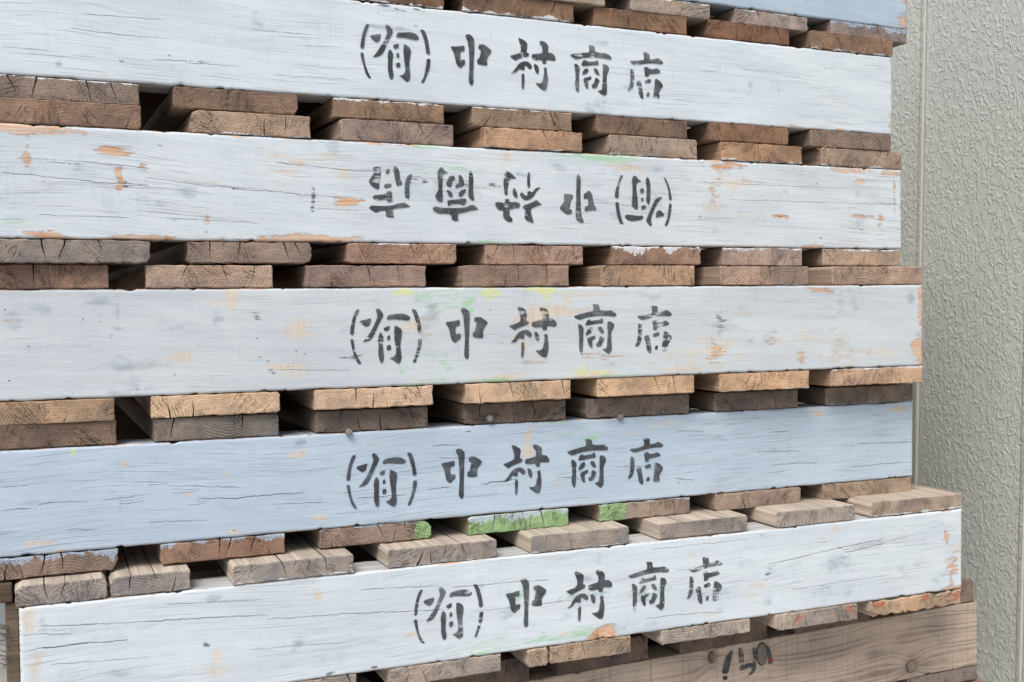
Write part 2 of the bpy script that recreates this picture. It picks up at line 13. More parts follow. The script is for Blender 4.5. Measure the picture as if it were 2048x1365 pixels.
CRACKS = {0: [],1: [(0.5,[(-931.1,64.3),(-889.2,62.0),(-848.4,62.1)]),(0.5,[(-832.7,41.9),(-785.4,42.4)]),(0.4,[(-921.5,77.2),(-850.3,78.8)]),(0.4,[(-985.5,43.7),(-938.4,42.6)]),(0.4,[(-774.7,76.8),(-718.3,77.2)]),(0.4,[(-278.8,76.8),(-252.1,77.1)]),(0.35,[(-756.9,36.8),(-679.9,37.7)]),(0.5,[(-863.9,42.1),(-811.5,44.5)]),(0.45,[(-313.2,18.0),(-238.9,18.3)])],2: [(0.7,[(-1003.1,76.4),(-956.3,73.5),(-922.0,70.4),(-882.3,70.0)]),(0.6,[(-771.9,94.1),(-737.4,92.3),(-698.5,89.6),(-668.5,89.3)]),(0.5,[(-887.7,76.5),(-834.6,70.7),(-784.9,68.7),(-740.3,64.5)]),(0.7,[(-915.2,102.0),(-894.3,102.5)]),(0.6,[(-24.9,47.6),(-11.3,46.0),(0.0,46.2)]),(1.2,[(-194.7,57.8),(-184.7,56.9),(-173.1,57.7)]),(0.5,[(-991.2,89.5),(-931.8,87.8),(-882.0,84.2)]),(0.5,[(-825.7,68.8),(-766.3,67.0),(-699.0,62.9)]),(0.4,[(-296.6,92.6),(-82.0,92.4)]),(0.4,[(-256.2,74.4),(-3.2,75.4)]),(0.5,[(-907.6,67.0),(-869.6,66.0)]),(0.4,[(-976.8,41.4),(-899.8,40.5)]),(0.6,[(-967.9,87.1),(-940.0,85.3)]),(0.45,[(-870.1,40.7),(-785.5,37.8)])],3: [(0.9,[(-992.9,99.1),(-992.1,99.1)]),(0.9,[(-992.5,77.6),(-991.7,77.6)]),(0.9,[(-931.1,90.8),(-930.3,90.8)]),(0.9,[(-916.9,88.0),(-916.0,88.0)]),(0.9,[(-974.9,68.0),(-974.1,68.0)]),(0.9,[(-926.0,69.5),(-925.2,69.4)]),(0.9,[(-916.3,63.5),(-915.4,63.5)]),(0.9,[(-744.4,73.8),(-743.5,73.8)]),(0.9,[(-780.9,69.9),(-780.0,69.9)]),(0.9,[(-746.0,57.8),(-745.0,57.7)]),(0.9,[(-744.3,53.1),(-743.3,53.0)]),(0.9,[(-771.5,49.1),(-770.6,49.0)]),(0.9,[(-779.3,53.3),(-778.4,53.2)]),(0.9,[(-855.8,39.6),(-855.0,39.5)]),(0.9,[(-930.6,50.8),(-929.8,50.8)]),(0.9,[(-942.6,29.1),(-941.8,29.1)]),(0.9,[(-991.7,39.1),(-990.9,39.1)]),(0.9,[(-887.4,27.2),(-886.6,27.2)]),(0.9,[(-940.3,22.6),(-939.5,22.5)]),(0.9,[(-737.5,54.8),(-736.5,54.8)]),(0.9,[(-752.1,47.2),(-751.1,47.2)]),(0.7,[(-234.5,100.7),(-233.2,100.7)]),(0.7,[(-101.1,89.6),(-99.6,89.6)]),(0.7,[(-102.3,84.7),(-100.9,84.7)]),(0.7,[(-103.3,72.9),(-101.8,72.9)]),(0.7,[(-127.4,67.0),(-126.0,67.0)]),(0.7,[(-230.9,61.8),(-229.6,61.8)]),(0.7,[(-166.7,56.9),(-165.3,56.9)]),(0.7,[(-128.9,40.0),(-127.5,40.0)]),(0.7,[(-149.6,35.7),(-148.2,35.7)]),(0.7,[(-128.6,30.2),(-127.2,30.2)]),(0.7,[(-276.7,85.2),(-275.4,85.2)]),(0.7,[(-19.0,106.8),(-17.5,106.8)]),(0.5,[(-78.1,23.6),(-78.1,19.5)]),(0.4,[(-760.5,40.7),(-694.0,38.1)])],4: [(0.8,[(-1016.2,60.7),(-990.6,61.2)]),(0.8,[(-987.8,63.6),(-972.6,64.6),(-944.1,62.8)]),(0.8,[(-852.5,57.9),(-818.3,56.1),(-782.6,56.7),(-752.2,55.8)]),(0.6,[(-874.8,65.1),(-851.5,64.2)]),(0.6,[(-897.1,74.0),(-873.8,73.6)]),(0.7,[(-631.1,50.2),(-601.8,51.0)]),(1.2,[(-573.0,51.0),(-564.8,50.9),(-563.1,52.8),(-548.1,52.3),(-539.7,53.2),(-528.4,54.0)]),(0.8,[(-486.4,51.0),(-480.0,52.1),(-468.2,51.1),(-462.3,49.3),(-457.0,46.3)]),(0.8,[(-624.1,93.7),(-594.8,93.0)]),(0.7,[(-703.9,46.8),(-684.8,46.8),(-651.5,46.7)]),(0.5,[(-718.4,70.9),(-698.6,69.6)]),(0.8,[(-87.0,65.0),(-53.4,63.6),(0.0,62.4)]),(0.6,[(-342.1,93.9),(-301.7,90.7)]),(0.6,[(-216.2,85.0),(-185.2,85.7)]),(0.8,[(-342.5,40.9),(-334.7,40.4),(-328.9,38.3),(-315.2,37.9)]),(0.5,[(-1015.7,80.8),(-992.2,80.4)]),(0.5,[(-935.8,63.4),(-914.8,64.0),(-897.7,65.4)]),(0.5,[(-921.2,58.3),(-897.9,59.6)]),(0.5,[(-862.4,52.7),(-845.5,53.2)]),(0.5,[(-880.4,72.3),(-813.5,66.0)]),(0.5,[(-210.1,47.8),(-142.1,46.3)]),(0.6,[(-97.6,37.5),(-20.6,38.5)]),(0.5,[(-241.3,64.1),(-171.0,61.6)]),(0.5,[(-965.0,39.8),(-936.3,38.1)]),(0.5,[(-894.0,40.3),(-841.3,38.0)]),(0.4,[(-786.1,47.5),(-728.6,45.3)]),(0.5,[(-416.4,58.5),(-379.2,57.1)]),(0.6,[(-621.2,81.0),(-605.2,80.5),(-578.2,77.8)])],5: [(1.1,[(-1037.6,76.8),(-1034.5,78.1),(-1029.1,78.3),(-991.1,78.5),(-950.7,77.3)]),(0.7,[(-1024.3,98.2),(-983.5,94.5),(-940.0,91.9),(-831.6,85.3)]),(0.6,[(-831.7,81.1),(-753.6,77.0),(-704.6,73.1),(-657.4,70.1)]),(0.6,[(-653.5,90.8),(-616.2,89.8),(-581.8,89.1),(-546.0,87.3)]),(0.5,[(-399.5,80.9),(-381.0,81.7)]),(0.7,[(-280.7,75.9),(-193.3,84.3),(-114.4,90.2)]),(0.8,[(-178.6,78.9),(-131.9,83.1),(-79.5,90.0)]),(0.7,[(-17.6,63.3),(0.4,65.8)]),(0.5,[(-1038.0,92.7),(-994.9,88.1)]),(0.5,[(-920.4,104.7),(-837.3,99.8)]),(0.5,[(-743.6,98.7),(-663.8,93.9)]),(0.4,[(-429.8,106.9),(-304.2,107.0)]),(0.4,[(-251.3,44.8),(-110.0,47.0)]),(0.5,[(-436.4,34.3),(-368.8,32.7),(-337.0,29.5)]),(0.4,[(-1015.3,64.0),(-934.0,59.6)]),(0.4,[(-847.1,54.9),(-754.0,49.9)]),(0.4,[(-633.0,64.2),(-518.1,63.7)])],6: []}
PTS = {'nail1': (-709.8,111.3),'nail2': (-562.8,117.8),'nail3': (-411.0,112.1),'knot1': (-421.1,94.6),'knot2': (-350.2,88.0),'knot3': (-117.0,36.9),'m_a0': (-395.9,98.3),'m_a1': (-403.9,64.7),'m_c': (-371.2,78.2),'chip5': (-486.8,23.5),'straw': (-127.3,136.5),'red6': (-339.3,81.0)}
MARKER = {'one': [(-395.0,98.8),(-391.5,97.5),(-393.3,91.2),(-396.9,78.4),(-398.8,72.1),(-407.7,73.5),(-405.8,81.3),(-402.2,91.8),(-398.6,94.6)],'onefoot': [(-406.3,71.1),(-399.7,70.0),(-399.7,65.6),(-403.7,65.1),(-406.4,67.4)],'four_l': [(-383.8,100.1),(-377.9,99.2),(-376.2,87.1),(-377.1,81.3),(-382.6,81.4),(-383.9,91.2)],'four_d': [(-382.6,79.1),(-371.7,80.4),(-358.9,81.5),(-358.5,72.4),(-361.7,67.7),(-369.0,65.1),(-369.9,67.5),(-364.4,71.1),(-366.3,75.1),(-375.4,73.6),(-382.6,72.5)],'four_r': [(-363.9,99.4),(-357.9,99.3),(-358.4,90.4),(-358.0,81.3),(-362.6,82.0),(-363.9,92.7)],'arc': [(-345.0,98.9),(-339.5,94.3),(-336.7,85.6),(-334.9,80.8),(-334.0,74.6),(-341.4,74.3),(-341.8,81.9),(-342.7,89.5),(-345.5,94.4)],'red': [(-340.4,83.9),(-338.1,84.3),(-337.2,81.1),(-337.7,76.7),(-339.1,74.7),(-340.9,78.7)]}
C = bpy.context.scene.collection
rnd = random.Random(11)
rng = np.random.RandomState(5)

# ---------------------------------------------------------------- camera, sky, sun, exposure
sc = bpy.context.scene
cam_d = bpy.data.cameras.new('camera'); cam = bpy.data.objects.new('camera', cam_d); C.objects.link(cam)
cam_d.sensor_fit = 'HORIZONTAL'; cam_d.sensor_width = 36.0
cam_d.lens = 36.0 * CAM['f'] / 2048.0
cam_d.clip_start = 0.02; cam_d.clip_end = 500
_p, _r, _w = CAM['p'], CAM['r'], CAM['w']
_right = Vector((math.cos(_w), -math.sin(_w), 0)); _fwd = Vector((math.sin(_w), math.cos(_w), 0)); _up = Vector((0, 0, 1))
_f2 = _fwd*math.cos(_p) - _up*math.sin(_p); _u2 = _up*math.cos(_p) + _fwd*math.sin(_p)
_r3 = _right*math.cos(_r) + _u2*math.sin(_r); _u3 = _u2*math.cos(_r) - _right*math.sin(_r)
cam.matrix_world = Matrix(((_r3.x, _u3.x, -_f2.x, 0), (_r3.y, _u3.y, -_f2.y, 0), (_r3.z, _u3.z, -_f2.z, 0), (0, 0, 0, 1)))
cam_d.dof.use_dof = True; cam_d.dof.focus_distance = 1.14; cam_d.dof.aperture_fstop = 14.0
sc.camera = cam

SUN_EL, SUN_AZ = math.radians(52), math.radians(226)      # azimuth measured from +Y clockwise
w = bpy.data.worlds.new('World'); sc.world = w; w.use_nodes = True
nt = w.node_tree; nt.nodes.clear()
sky = nt.nodes.new('ShaderNodeTexSky'); sky.sky_type = 'NISHITA'; sky.sun_disc = False
sky.sun_elevation = SUN_EL; sky.sun_rotation = SUN_AZ; sky.air_density = 1.0; sky.dust_density = 3.0; sky.ozone_density = 0.6
bg = nt.nodes.new('ShaderNodeBackground'); bg.inputs['Strength'].default_value = 0.096
wo = nt.nodes.new('ShaderNodeOutputWorld')
nt.links.new(sky.outputs[0], bg.inputs[0]); nt.links.new(bg.outputs[0], wo.inputs[0])
sd = bpy.data.lights.new('sun', 'SUN'); sd.energy = 1.85; sd.angle = math.radians(28); sd.color = (1.0, 0.97, 0.92)
so = bpy.data.objects.new('sun', sd); C.objects.link(so)
_sv = Vector((math.sin(SUN_AZ)*math.cos(SUN_EL), math.cos(SUN_AZ)*math.cos(SUN_EL), math.sin(SUN_EL)))
so.rotation_euler = _sv.to_track_quat('Z', 'Y').to_euler(); so.location = (0, -3, 4)
sc.view_settings.view_transform = 'Standard'; sc.view_settings.look = 'None'
sc.view_settings.exposure = 0.52; sc.view_settings.gamma = 1.0; sc.view_settings.use_curve_mapping = False
sc.render.engine = 'CYCLES'

# ---------------------------------------------------------------- node helpers
class NT:
    def __init__(s, name):
        s.m = bpy.data.materials.new(name); s.m.use_nodes = True; s.t = s.m.node_tree; s.t.nodes.clear()
        s.out = s.n('ShaderNodeOutputMaterial'); s.b = s.n('ShaderNodeBsdfPrincipled'); s.l(s.b.outputs[0], s.out.inputs[0])
    def n(s, t, **k):
        o = s.t.nodes.new(t)
        for a, v in k.items(): setattr(o, a, v)
        return o
    def l(s, a, b): s.t.links.new(a, b)
    def put(s, inp, v):
        if isinstance(v, bpy.types.NodeSocket): s.l(v, inp)
        elif v is not None: inp.default_value = v
    def m_(s, op, a, b=None, c=None, clamp=False):
        o = s.n('ShaderNodeMath', operation=op, use_clamp=clamp)
        s.put(o.inputs[0], a)
        if b is not None: s.put(o.inputs[1], b)
        if c is not None: s.put(o.inputs[2], c)
        return o.outputs[0]
    def ss(s, v, lo, hi):                     # smoothstep
        o = s.n('ShaderNodeMapRange', interpolation_type='SMOOTHSTEP')
        s.put(o.inputs[0], v); s.put(o.inputs[1], lo); s.put(o.inputs[2], hi); o.inputs[3].default_value = 0; o.inputs[4].default_value = 1
        return o.outputs[0]
    def mix(s, f, a, b, bt='MIX'):
        o = s.n('ShaderNodeMix', data_type='RGBA', blend_type=bt)
        s.put(o.inputs[0], f); s.put(o.inputs[6], a); s.put(o.inputs[7], b)
        return o.outputs[2]
    def noise(s, co, scale, detail=2, rough=.55, dist=0):
        o = s.n('ShaderNodeTexNoise'); s.l(co, o.inputs['Vector'])
        o.inputs['Scale'].default_value = scale; o.inputs['Detail'].default_value = detail
        o.inputs['Roughness'].default_value = rough; o.inputs['Distortion'].default_value = dist
        return o.outputs[0]
    def vmul(s, co, v):
        o = s.n('ShaderNodeVectorMath', operation='MULTIPLY'); s.l(co, o.inputs[0]); o.inputs[1].default_value = v; return o.outputs[0]
    def vadd(s, co, v):
        o = s.n('ShaderNodeVectorMath', operation='ADD'); s.l(co, o.inputs[0]); s.put(o.inputs[1], v); return o.outputs[0]
    def obj(s):
        return s.n('ShaderNodeTexCoord').outputs['Object']
    def oattr(s, name):
        return s.n('ShaderNodeAttribute', attribute_type='OBJECT', attribute_name=name).outputs['Fac']
    def gattr(s, name, o='Fac'):
        return s.n('ShaderNodeAttribute', attribute_type='GEOMETRY', attribute_name=name).outputs[o]
    def tint(s):
        return s.n('ShaderNodeObjectInfo').outputs['Color']
    def seedvec(s):
        r = s.n('ShaderNodeObjectInfo').outputs['Random']
        c = s.n('ShaderNodeCombineXYZ'); s.l(s.m_('MULTIPLY', r, 37.), c.inputs[0]); s.l(s.m_('MULTIPLY', r, 91.), c.inputs[1]); s.l(s.m_('MULTIPLY', r, 53.), c.inputs[2])
        return c.outputs[0]
    def xyz(s, co):
        o = s.n('ShaderNodeSeparateXYZ'); s.l(co, o.inputs[0]); return o.outputs
    def bump(s, h, strength, dist, normal=None):
        o = s.n('ShaderNodeBump'); o.inputs['Strength'].default_value = strength; o.inputs['Distance'].default_value = dist
        s.l(h, o.inputs['Height'])
        if normal is not None: s.l(normal, o.inputs['Normal'])
        return o.outputs[0]

def rgb(v): return (v[0], v[1], v[2], 1)
def S(r, g, b):      # sRGB 0-255 to linear
    f = lambda c: (c/255/12.92) if c <= 10 else ((c/255+.055)/1.055)**2.4
    return (f(r), f(g), f(b), 1)

# ---------------------------------------------------------------- materials
def mat_paint():
    M = NT('painted stringer face'); co = M.obj(); sv = M.seedvec()
    q = M.xyz(co); cmb = M.n('ShaderNodeCombineXYZ'); bend = M.m_('MULTIPLY', M.m_('SUBTRACT', M.noise(M.vmul(co, (3.5, 1, 5)), 1, 1, .5), .5), .035)
    M.l(q[0], cmb.inputs[0]); M.l(q[1], cmb.inputs[1]); M.l(M.m_('ADD', q[2], M.m_('ADD', M.m_('MULTIPLY', q[0], M.oattr('grain_slope')), bend)), cmb.inputs[2])
    cs = M.vadd(cmb.outputs[0], sv)
    A = M.n('ShaderNodeSeparateColor'); M.l(M.gattr('marks_a', 'Color'), A.inputs[0])
    B = M.n('ShaderNodeSeparateColor'); M.l(M.gattr('marks_b', 'Color'), B.inputs[0])
    chip, green, yellow = A.outputs; smudge, tan, dark = B.outputs
    clean = M.gattr('clean'); crk = M.gattr('crack')
    grainy = M.noise(M.vmul(cs, (14, 1, 420)), 1, 3, .6)          # short horizontal grain
    fine = M.noise(M.vmul(cs, (60, 60, 700)), 1, 3, .6)
    brush = M.noise(M.vmul(cs, (260, 1, 26)), 1, 2, .6)           # faint vertical roller marks
    big = M.noise(M.vmul(cs, (7, 1, 22)), 1, 4, .6)
    speck = M.noise(M.vmul(cs, (160, 1, 260)), 1, 2, .5)
    rough_amt = M.oattr('grain')
    tint = M.tint()
    patch = M.noise(M.vmul(cs, (18, 1, 34)), 1, 4, .7)
    # paint body colour: uneven coverage
    c = M.mix(M.ss(big, .35, .7), tint, M.mix(1., tint, rgb((.88, .885, .9)), 'MULTIPLY'))
    c = M.mix(M.m_('MULTIPLY', M.ss(brush, .52, .78), .22), c, M.mix(1., tint, rgb((.8, .83, .88)), 'MULTIPLY'))
    c = M.mix(M.m_('MULTIPLY', M.ss(fine, .42, .75), M.m_('MULTIPLY', rough_amt, .4)), c, M.mix(1., tint, rgb((.74, .76, .8)), 'MULTIPLY'))
    c = M.mix(M.m_('MULTIPLY', M.m_('MULTIPLY', M.ss(patch, .56, .72), M.ss(brush, .35, .65)), M.m_('MULTIPLY', M.m_('SUBTRACT', 1., clean), .3)), c, S(168, 178, 190))
    # soft stains
    n1 = M.m_('MULTIPLY', M.m_('SUBTRACT', M.noise(M.vmul(cs, (60, 1, 110)), 1, 4, .7), .5), 1.7)
    def soft(m, lo, hi): return M.ss(M.m_('ADD', m, M.m_('MULTIPLY', n1, M.m_('MINIMUM', M.m_('MULTIPLY', m, 2.), 1.))), lo, hi)
    ts = M.m_('MULTIPLY', soft(tan, .35, .95), .62)
    c = M.mix(ts, c, M.mix(M.ss(brush, .4, .6), S(218, 190, 158), S(226, 206, 178)))
    c = M.mix(M.m_('MULTIPLY', soft(smudge, .3, 1.0), .55), c, S(138, 149, 163))
    # crisp marks broken by the grain
    nm = M.m_('ADD', M.m_('MULTIPLY', M.m_('SUBTRACT', M.noise(M.vmul(cs, (55, 1, 420)), 1, 5, .7), .5), 2.6), M.m_('MULTIPLY', M.m_('SUBTRACT', M.noise(M.vmul(cs, (190, 1, 190)), 1, 2, .6), .5), .5))
    def crisp(m, lo=.5, w=.07): return M.ss(M.m_('ADD', m, M.m_('MULTIPLY', nm, M.m_('MINIMUM', M.m_('MULTIPLY', m, 3.), 1.))), lo, lo+w)
    c = M.mix(M.m_('MULTIPLY', crisp(green, .45, .4), .5), c, S(140, 205, 135))
    c = M.mix(M.m_('MULTIPLY', crisp(yellow, .5, .35), .6), c, S(222, 226, 120))
    c = M.mix(M.m_('MULTIPLY', crisp(dark, .5, .2), .8), c, S(66, 72, 84))
    wood = M.mix(M.ss(grainy, .35, .65), S(214, 156, 114), S(230, 192, 156))
    wood = M.mix(M.m_('MULTIPLY', M.ss(fine, .5, .7), .5), wood, S(176, 132, 104))
    cm = crisp(chip)
    c = M.mix(M.m_('MULTIPLY', cm, M.m_('ADD', .62, M.m_('MULTIPLY', M.ss(n1, -.25, .3), .33))), c, wood)
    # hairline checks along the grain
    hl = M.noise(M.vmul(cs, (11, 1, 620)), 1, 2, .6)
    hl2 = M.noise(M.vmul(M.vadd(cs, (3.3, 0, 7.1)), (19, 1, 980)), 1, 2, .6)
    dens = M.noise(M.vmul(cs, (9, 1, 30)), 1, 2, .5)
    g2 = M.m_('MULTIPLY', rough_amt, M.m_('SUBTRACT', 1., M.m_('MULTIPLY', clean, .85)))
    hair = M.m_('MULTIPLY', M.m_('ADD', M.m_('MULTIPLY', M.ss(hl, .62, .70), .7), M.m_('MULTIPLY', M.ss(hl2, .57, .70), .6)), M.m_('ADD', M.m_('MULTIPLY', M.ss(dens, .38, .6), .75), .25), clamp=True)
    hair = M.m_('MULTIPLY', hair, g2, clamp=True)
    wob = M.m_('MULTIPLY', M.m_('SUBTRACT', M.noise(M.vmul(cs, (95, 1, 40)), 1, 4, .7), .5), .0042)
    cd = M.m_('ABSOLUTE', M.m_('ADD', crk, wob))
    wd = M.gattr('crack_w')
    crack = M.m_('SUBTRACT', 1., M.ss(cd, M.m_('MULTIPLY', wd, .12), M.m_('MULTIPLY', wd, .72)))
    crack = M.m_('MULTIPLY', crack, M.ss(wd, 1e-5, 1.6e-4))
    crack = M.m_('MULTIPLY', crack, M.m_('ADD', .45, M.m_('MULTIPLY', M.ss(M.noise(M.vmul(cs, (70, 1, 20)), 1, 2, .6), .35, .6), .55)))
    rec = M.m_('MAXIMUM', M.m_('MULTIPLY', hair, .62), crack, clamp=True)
    c = M.mix(M.m_('MULTIPLY', rec, .86), c, S(70, 68, 72))  # shade and dirt in cracks and hairlines, painted into the colour
    sp = M.m_('MULTIPLY', M.ss(speck, .765, .8), M.m_('MULTIPLY', g2, .5))
    c = M.mix(sp, c, S(120, 128, 140))
    M.l(c, M.b.inputs['Base Color'])
    M.l(M.m_('SUBTRACT', .68, M.m_('MULTIPLY', clean, .1)), M.b.inputs['Roughness'])
    M.b.inputs['Specular IOR Level'].default_value = .35
    h = M.m_('SUBTRACT', M.m_('ADD', M.m_('MULTIPLY', M.m_('MULTIPLY', grainy, g2), .5), M.m_('MULTIPLY', fine, .3)), M.m_('ADD', M.m_('MULTIPLY', rec, 1.6), M.m_('MULTIPLY', cm, .9)))
    M.l(M.bump(h, .8, .0006), M.b.inputs['Normal'])
    return M.m

def mat_end():
    M = NT('sawn board end'); co = M.obj(); sv = M.seedvec(); cs = M.vadd(co, sv); X = M.xyz(co)
    dx = M.m_('SUBTRACT', X[0], M.oattr('ring_x')); dz = M.m_('SUBTRACT', X[2], M.oattr('ring_z'))
    warp = M.m_('MULTIPLY', M.m_('SUBTRACT', M.noise(cs, 45, 3, .5), .5), .007)
    r = M.m_('ADD', M.m_('SQRT', M.m_('ADD', M.m_('MULTIPLY', dx, dx), M.m_('MULTIPLY', dz, dz))), warp)
    ang = M.m_('ARCTAN2', dx, dz)
    ring = M.m_('SINE', M.m_('ADD', M.m_('MULTIPLY', r, M.oattr('ring_freq')), M.m_('MULTIPLY', M.noise(cs, 160, 2, .6), 5.)))
    cb = M.n('ShaderNodeCombineXYZ'); M.l(M.m_('MULTIPLY', ang, 130.), cb.inputs[0]); M.l(M.m_('MULTIPLY', r, 55.), cb.inputs[1]); M.l(M.oattr('ring_x'), cb.inputs[2])
    rad = M.noise(cb.outputs[0], 1, 2, .6)
    cb2 = M.n('ShaderNodeCombineXYZ'); M.l(M.m_('MULTIPLY', ang, 26.), cb2.inputs[0]); M.l(M.m_('MULTIPLY', r, 26.), cb2.inputs[1]); M.l(M.oattr('ring_z'), cb2.inputs[2])
    chk = M.noise(cb2.outputs[0], 1, 3, .65)
    chkl = M.m_('SUBTRACT', 1., M.ss(M.m_('ABSOLUTE', M.m_('SUBTRACT', chk, .53)), .004, .014))
    chkl = M.m_('MULTIPLY', chkl, M.ss(M.noise(cs, 38, 2, .5), .5, .6))
    low = M.noise(cs, 22, 3, .6); mid = M.noise(cs, 130, 4, .65); hi = M.noise(cs, 620, 3, .7)
    saw = M.noise(M.vmul(cs, (90, 1, 900)), 1, 2, .6)
    t = M.tint()
    c = M.mix(M.ss(low, .3, .72), M.mix(1., t, rgb((1.22, 1.17, 1.11)), 'MULTIPLY'), M.mix(1., t, rgb((.64, .65, .69)), 'MULTIPLY'))
    c = M.mix(M.m_('MULTIPLY', M.ss(M.noise(M.vadd(cs, (7, 7, 7)), 34, 3, .6), .5, .68), .5), c, M.mix(1., t, rgb((1.14, .99, .84)), 'MULTIPLY'))
    c = M.mix(M.m_('MULTIPLY', M.ss(M.noise(M.vadd(cs, (3, 9, 1)), 48, 3, .6), .55, .75), .5), c, M.mix(1., t, rgb((.55, .57, .62)), 'MULTIPLY'))
    c = M.mix(M.m_('MULTIPLY', M.ss(mid, .4, .75), .42), c, M.mix(1., c, rgb((.5, .46, .45)), 'MULTIPLY'))
    ra = M.m_('MULTIPLY', M.oattr('ring_amt'), M.ss(M.noise(cs, 28, 2, .5), .35, .65))
    c = M.mix(M.m_('MULTIPLY', M.ss(ring, .1, .95), ra), c, M.mix(1., c, rgb((.62, .57, .54)), 'MULTIPLY'))
    c = M.mix(M.m_('MULTIPLY', M.ss(rad, .5, .75), .3), c, M.mix(1., c, rgb((.6, .58, .57)), 'MULTIPLY'))
    c = M.mix(M.m_('MULTIPLY', M.ss(hi, .5, .78), .5), c, M.mix(1., c, rgb((.42, .38, .36)), 'MULTIPLY'))
    c = M.mix(M.m_('MULTIPLY', M.ss(M.m_('SUBTRACT', 1., hi), .55, .8), .35), c, M.mix(1., c, rgb((1.35, 1.3, 1.25)), 'MULTIPLY'))
    # paint slopped over the top / bottom edge, green flashes
    hz = M.oattr('half')
    e1 = M.noise(M.vmul(cs, (55, 1, 10)), 1, 4, .6); e2 = M.noise(cs, 260, 2, .6)
    e = M.m_('ADD', M.m_('MULTIPLY', M.m_('SUBTRACT', e1, .38), 4.2), M.m_('MULTIPLY', M.m_('SUBTRACT', e2, .5), 1.2))
    dt = M.m_('SUBTRACT', hz, X[2]); db = M.m_('ADD', hz, X[2])
    pt = M.ss(M.m_('SUBTRACT', M.m_('MULTIPLY', M.oattr('paint_top'), e), dt), 0., .0006)
    pb = M.ss(M.m_('SUBTRACT', M.m_('MULTIPLY', M.oattr('paint_bottom'), e), db), 0., .0006)
    gx = M.m_('ADD', X[0], M.m_('MULTIPLY', M.m_('SUBTRACT', e2, .5), .006))
    gm = M.m_('MULTIPLY', M.ss(M.m_('SUBTRACT', gx, M.oattr('green_from')), 0., .001), M.ss(M.m_('SUBTRACT', M.oattr('green_to'), gx), 0., .001))
    gm = M.m_('MULTIPLY', gm, M.m_('SUBTRACT', .95, M.m_('MULTIPLY', M.ss(hi, .5, .7), .5)))
    gm = M.m_('MULTIPLY', gm, M.ss(M.m_('SUBTRACT', M.oattr('half'), M.m_('ADD', X[2], M.m_('MULTIPLY', M.oattr('paint_top'), .0))), -.1, -.09))
    c = M.mix(gm, c, M.mix(M.ss(mid, .35, .7), S(164, 200, 144), S(124, 152, 108)))
    pc = M.mix(M.oattr('paint_blue'), S(226, 230, 234), S(176, 194, 214))
    pw = M.m_('MAXIMUM', pt, pb)
    pw = M.m_('MULTIPLY', pw, M.m_('SUBTRACT', 1., M.m_('MULTIPLY', M.ss(ring, .2, .9), M.m_('MULTIPLY', M.oattr('paint_blue'), .55))))
    c = M.mix(M.m_('MULTIPLY', pw, .88), c, pc)
    rm = M.m_('MULTIPLY', M.oattr('red_marks'), M.ss(M.noise(M.vmul(cs, (45, 1, 60)), 1, 2, .5), .62, .64))
    c = M.mix(rm, c, S(192, 122, 98))
    c = M.mix(M.m_('MULTIPLY', chkl, .75), c, rgb((.02, .016, .014)))
    M.l(c, M.b.inputs['Base Color']); M.b.inputs['Roughness'].default_value = .85; M.b.inputs['Specular IOR Level'].default_value = .2
    h = M.m_('ADD', M.m_('ADD', M.m_('MULTIPLY', hi, .8), M.m_('MULTIPLY', mid, 1.)), M.m_('SUBTRACT', M.m_('MULTIPLY', saw, .4), M.m_('ADD', M.m_('MULTIPLY', chkl, 1.5), M.m_('MULTIPLY', M.m_('MULTIPLY', ring, ra), .3))))
    M.l(M.bump(h, 1., .0013), M.b.inputs['Normal'])
    return M.m

def mat_side(name, stretch, mult=(1, 1, 1)):
    M = NT(name); co = M.obj(); cs = M.vadd(co, M.seedvec())
    g = M.noise(M.vmul(cs, stretch), 1, 4, .6, .4); g2 = M.noise(M.vmul(cs, tuple(v*3.1 for v in stretch)), 1, 3, .6); low = M.noise(cs, 9, 3, .6)
    t = M.mix(1., M.tint(), rgb(mult), 'MULTIPLY'); t = M.mix(1., t, rgb((.72, .7, .68)), 'MULTIPLY'); t = M.mix(M.oattr('dust'), t, S(205, 194, 180))  # side faces toned down in colour to deepen the shade in the gaps
    c = M.mix(M.ss(g, .3, .7), M.mix(1., t, rgb((1.15, 1.1, 1.05)), 'MULTIPLY'), M.mix(1., t, rgb((.72, .7, .69)), 'MULTIPLY'))
    c = M.mix(M.m_('MULTIPLY', M.ss(g2, .5, .8), .5), c, M.mix(1., c, rgb((.5, .47, .45)), 'MULTIPLY'))
    c = M.mix(M.m_('MULTIPLY', M.ss(low, .4, .8), .4), c, M.mix(1., c, rgb((.7, .72, .75)), 'MULTIPLY'))
    M.l(c, M.b.inputs['Base Color']); M.b.inputs['Roughness'].default_value = .85; M.b.inputs['Specular IOR Level'].default_value = .2
    M.l(M.bump(M.m_('ADD', g, M.m_('MULTIPLY', g2, .6)), .8, .0012), M.b.inputs['Normal'])
    return M.m

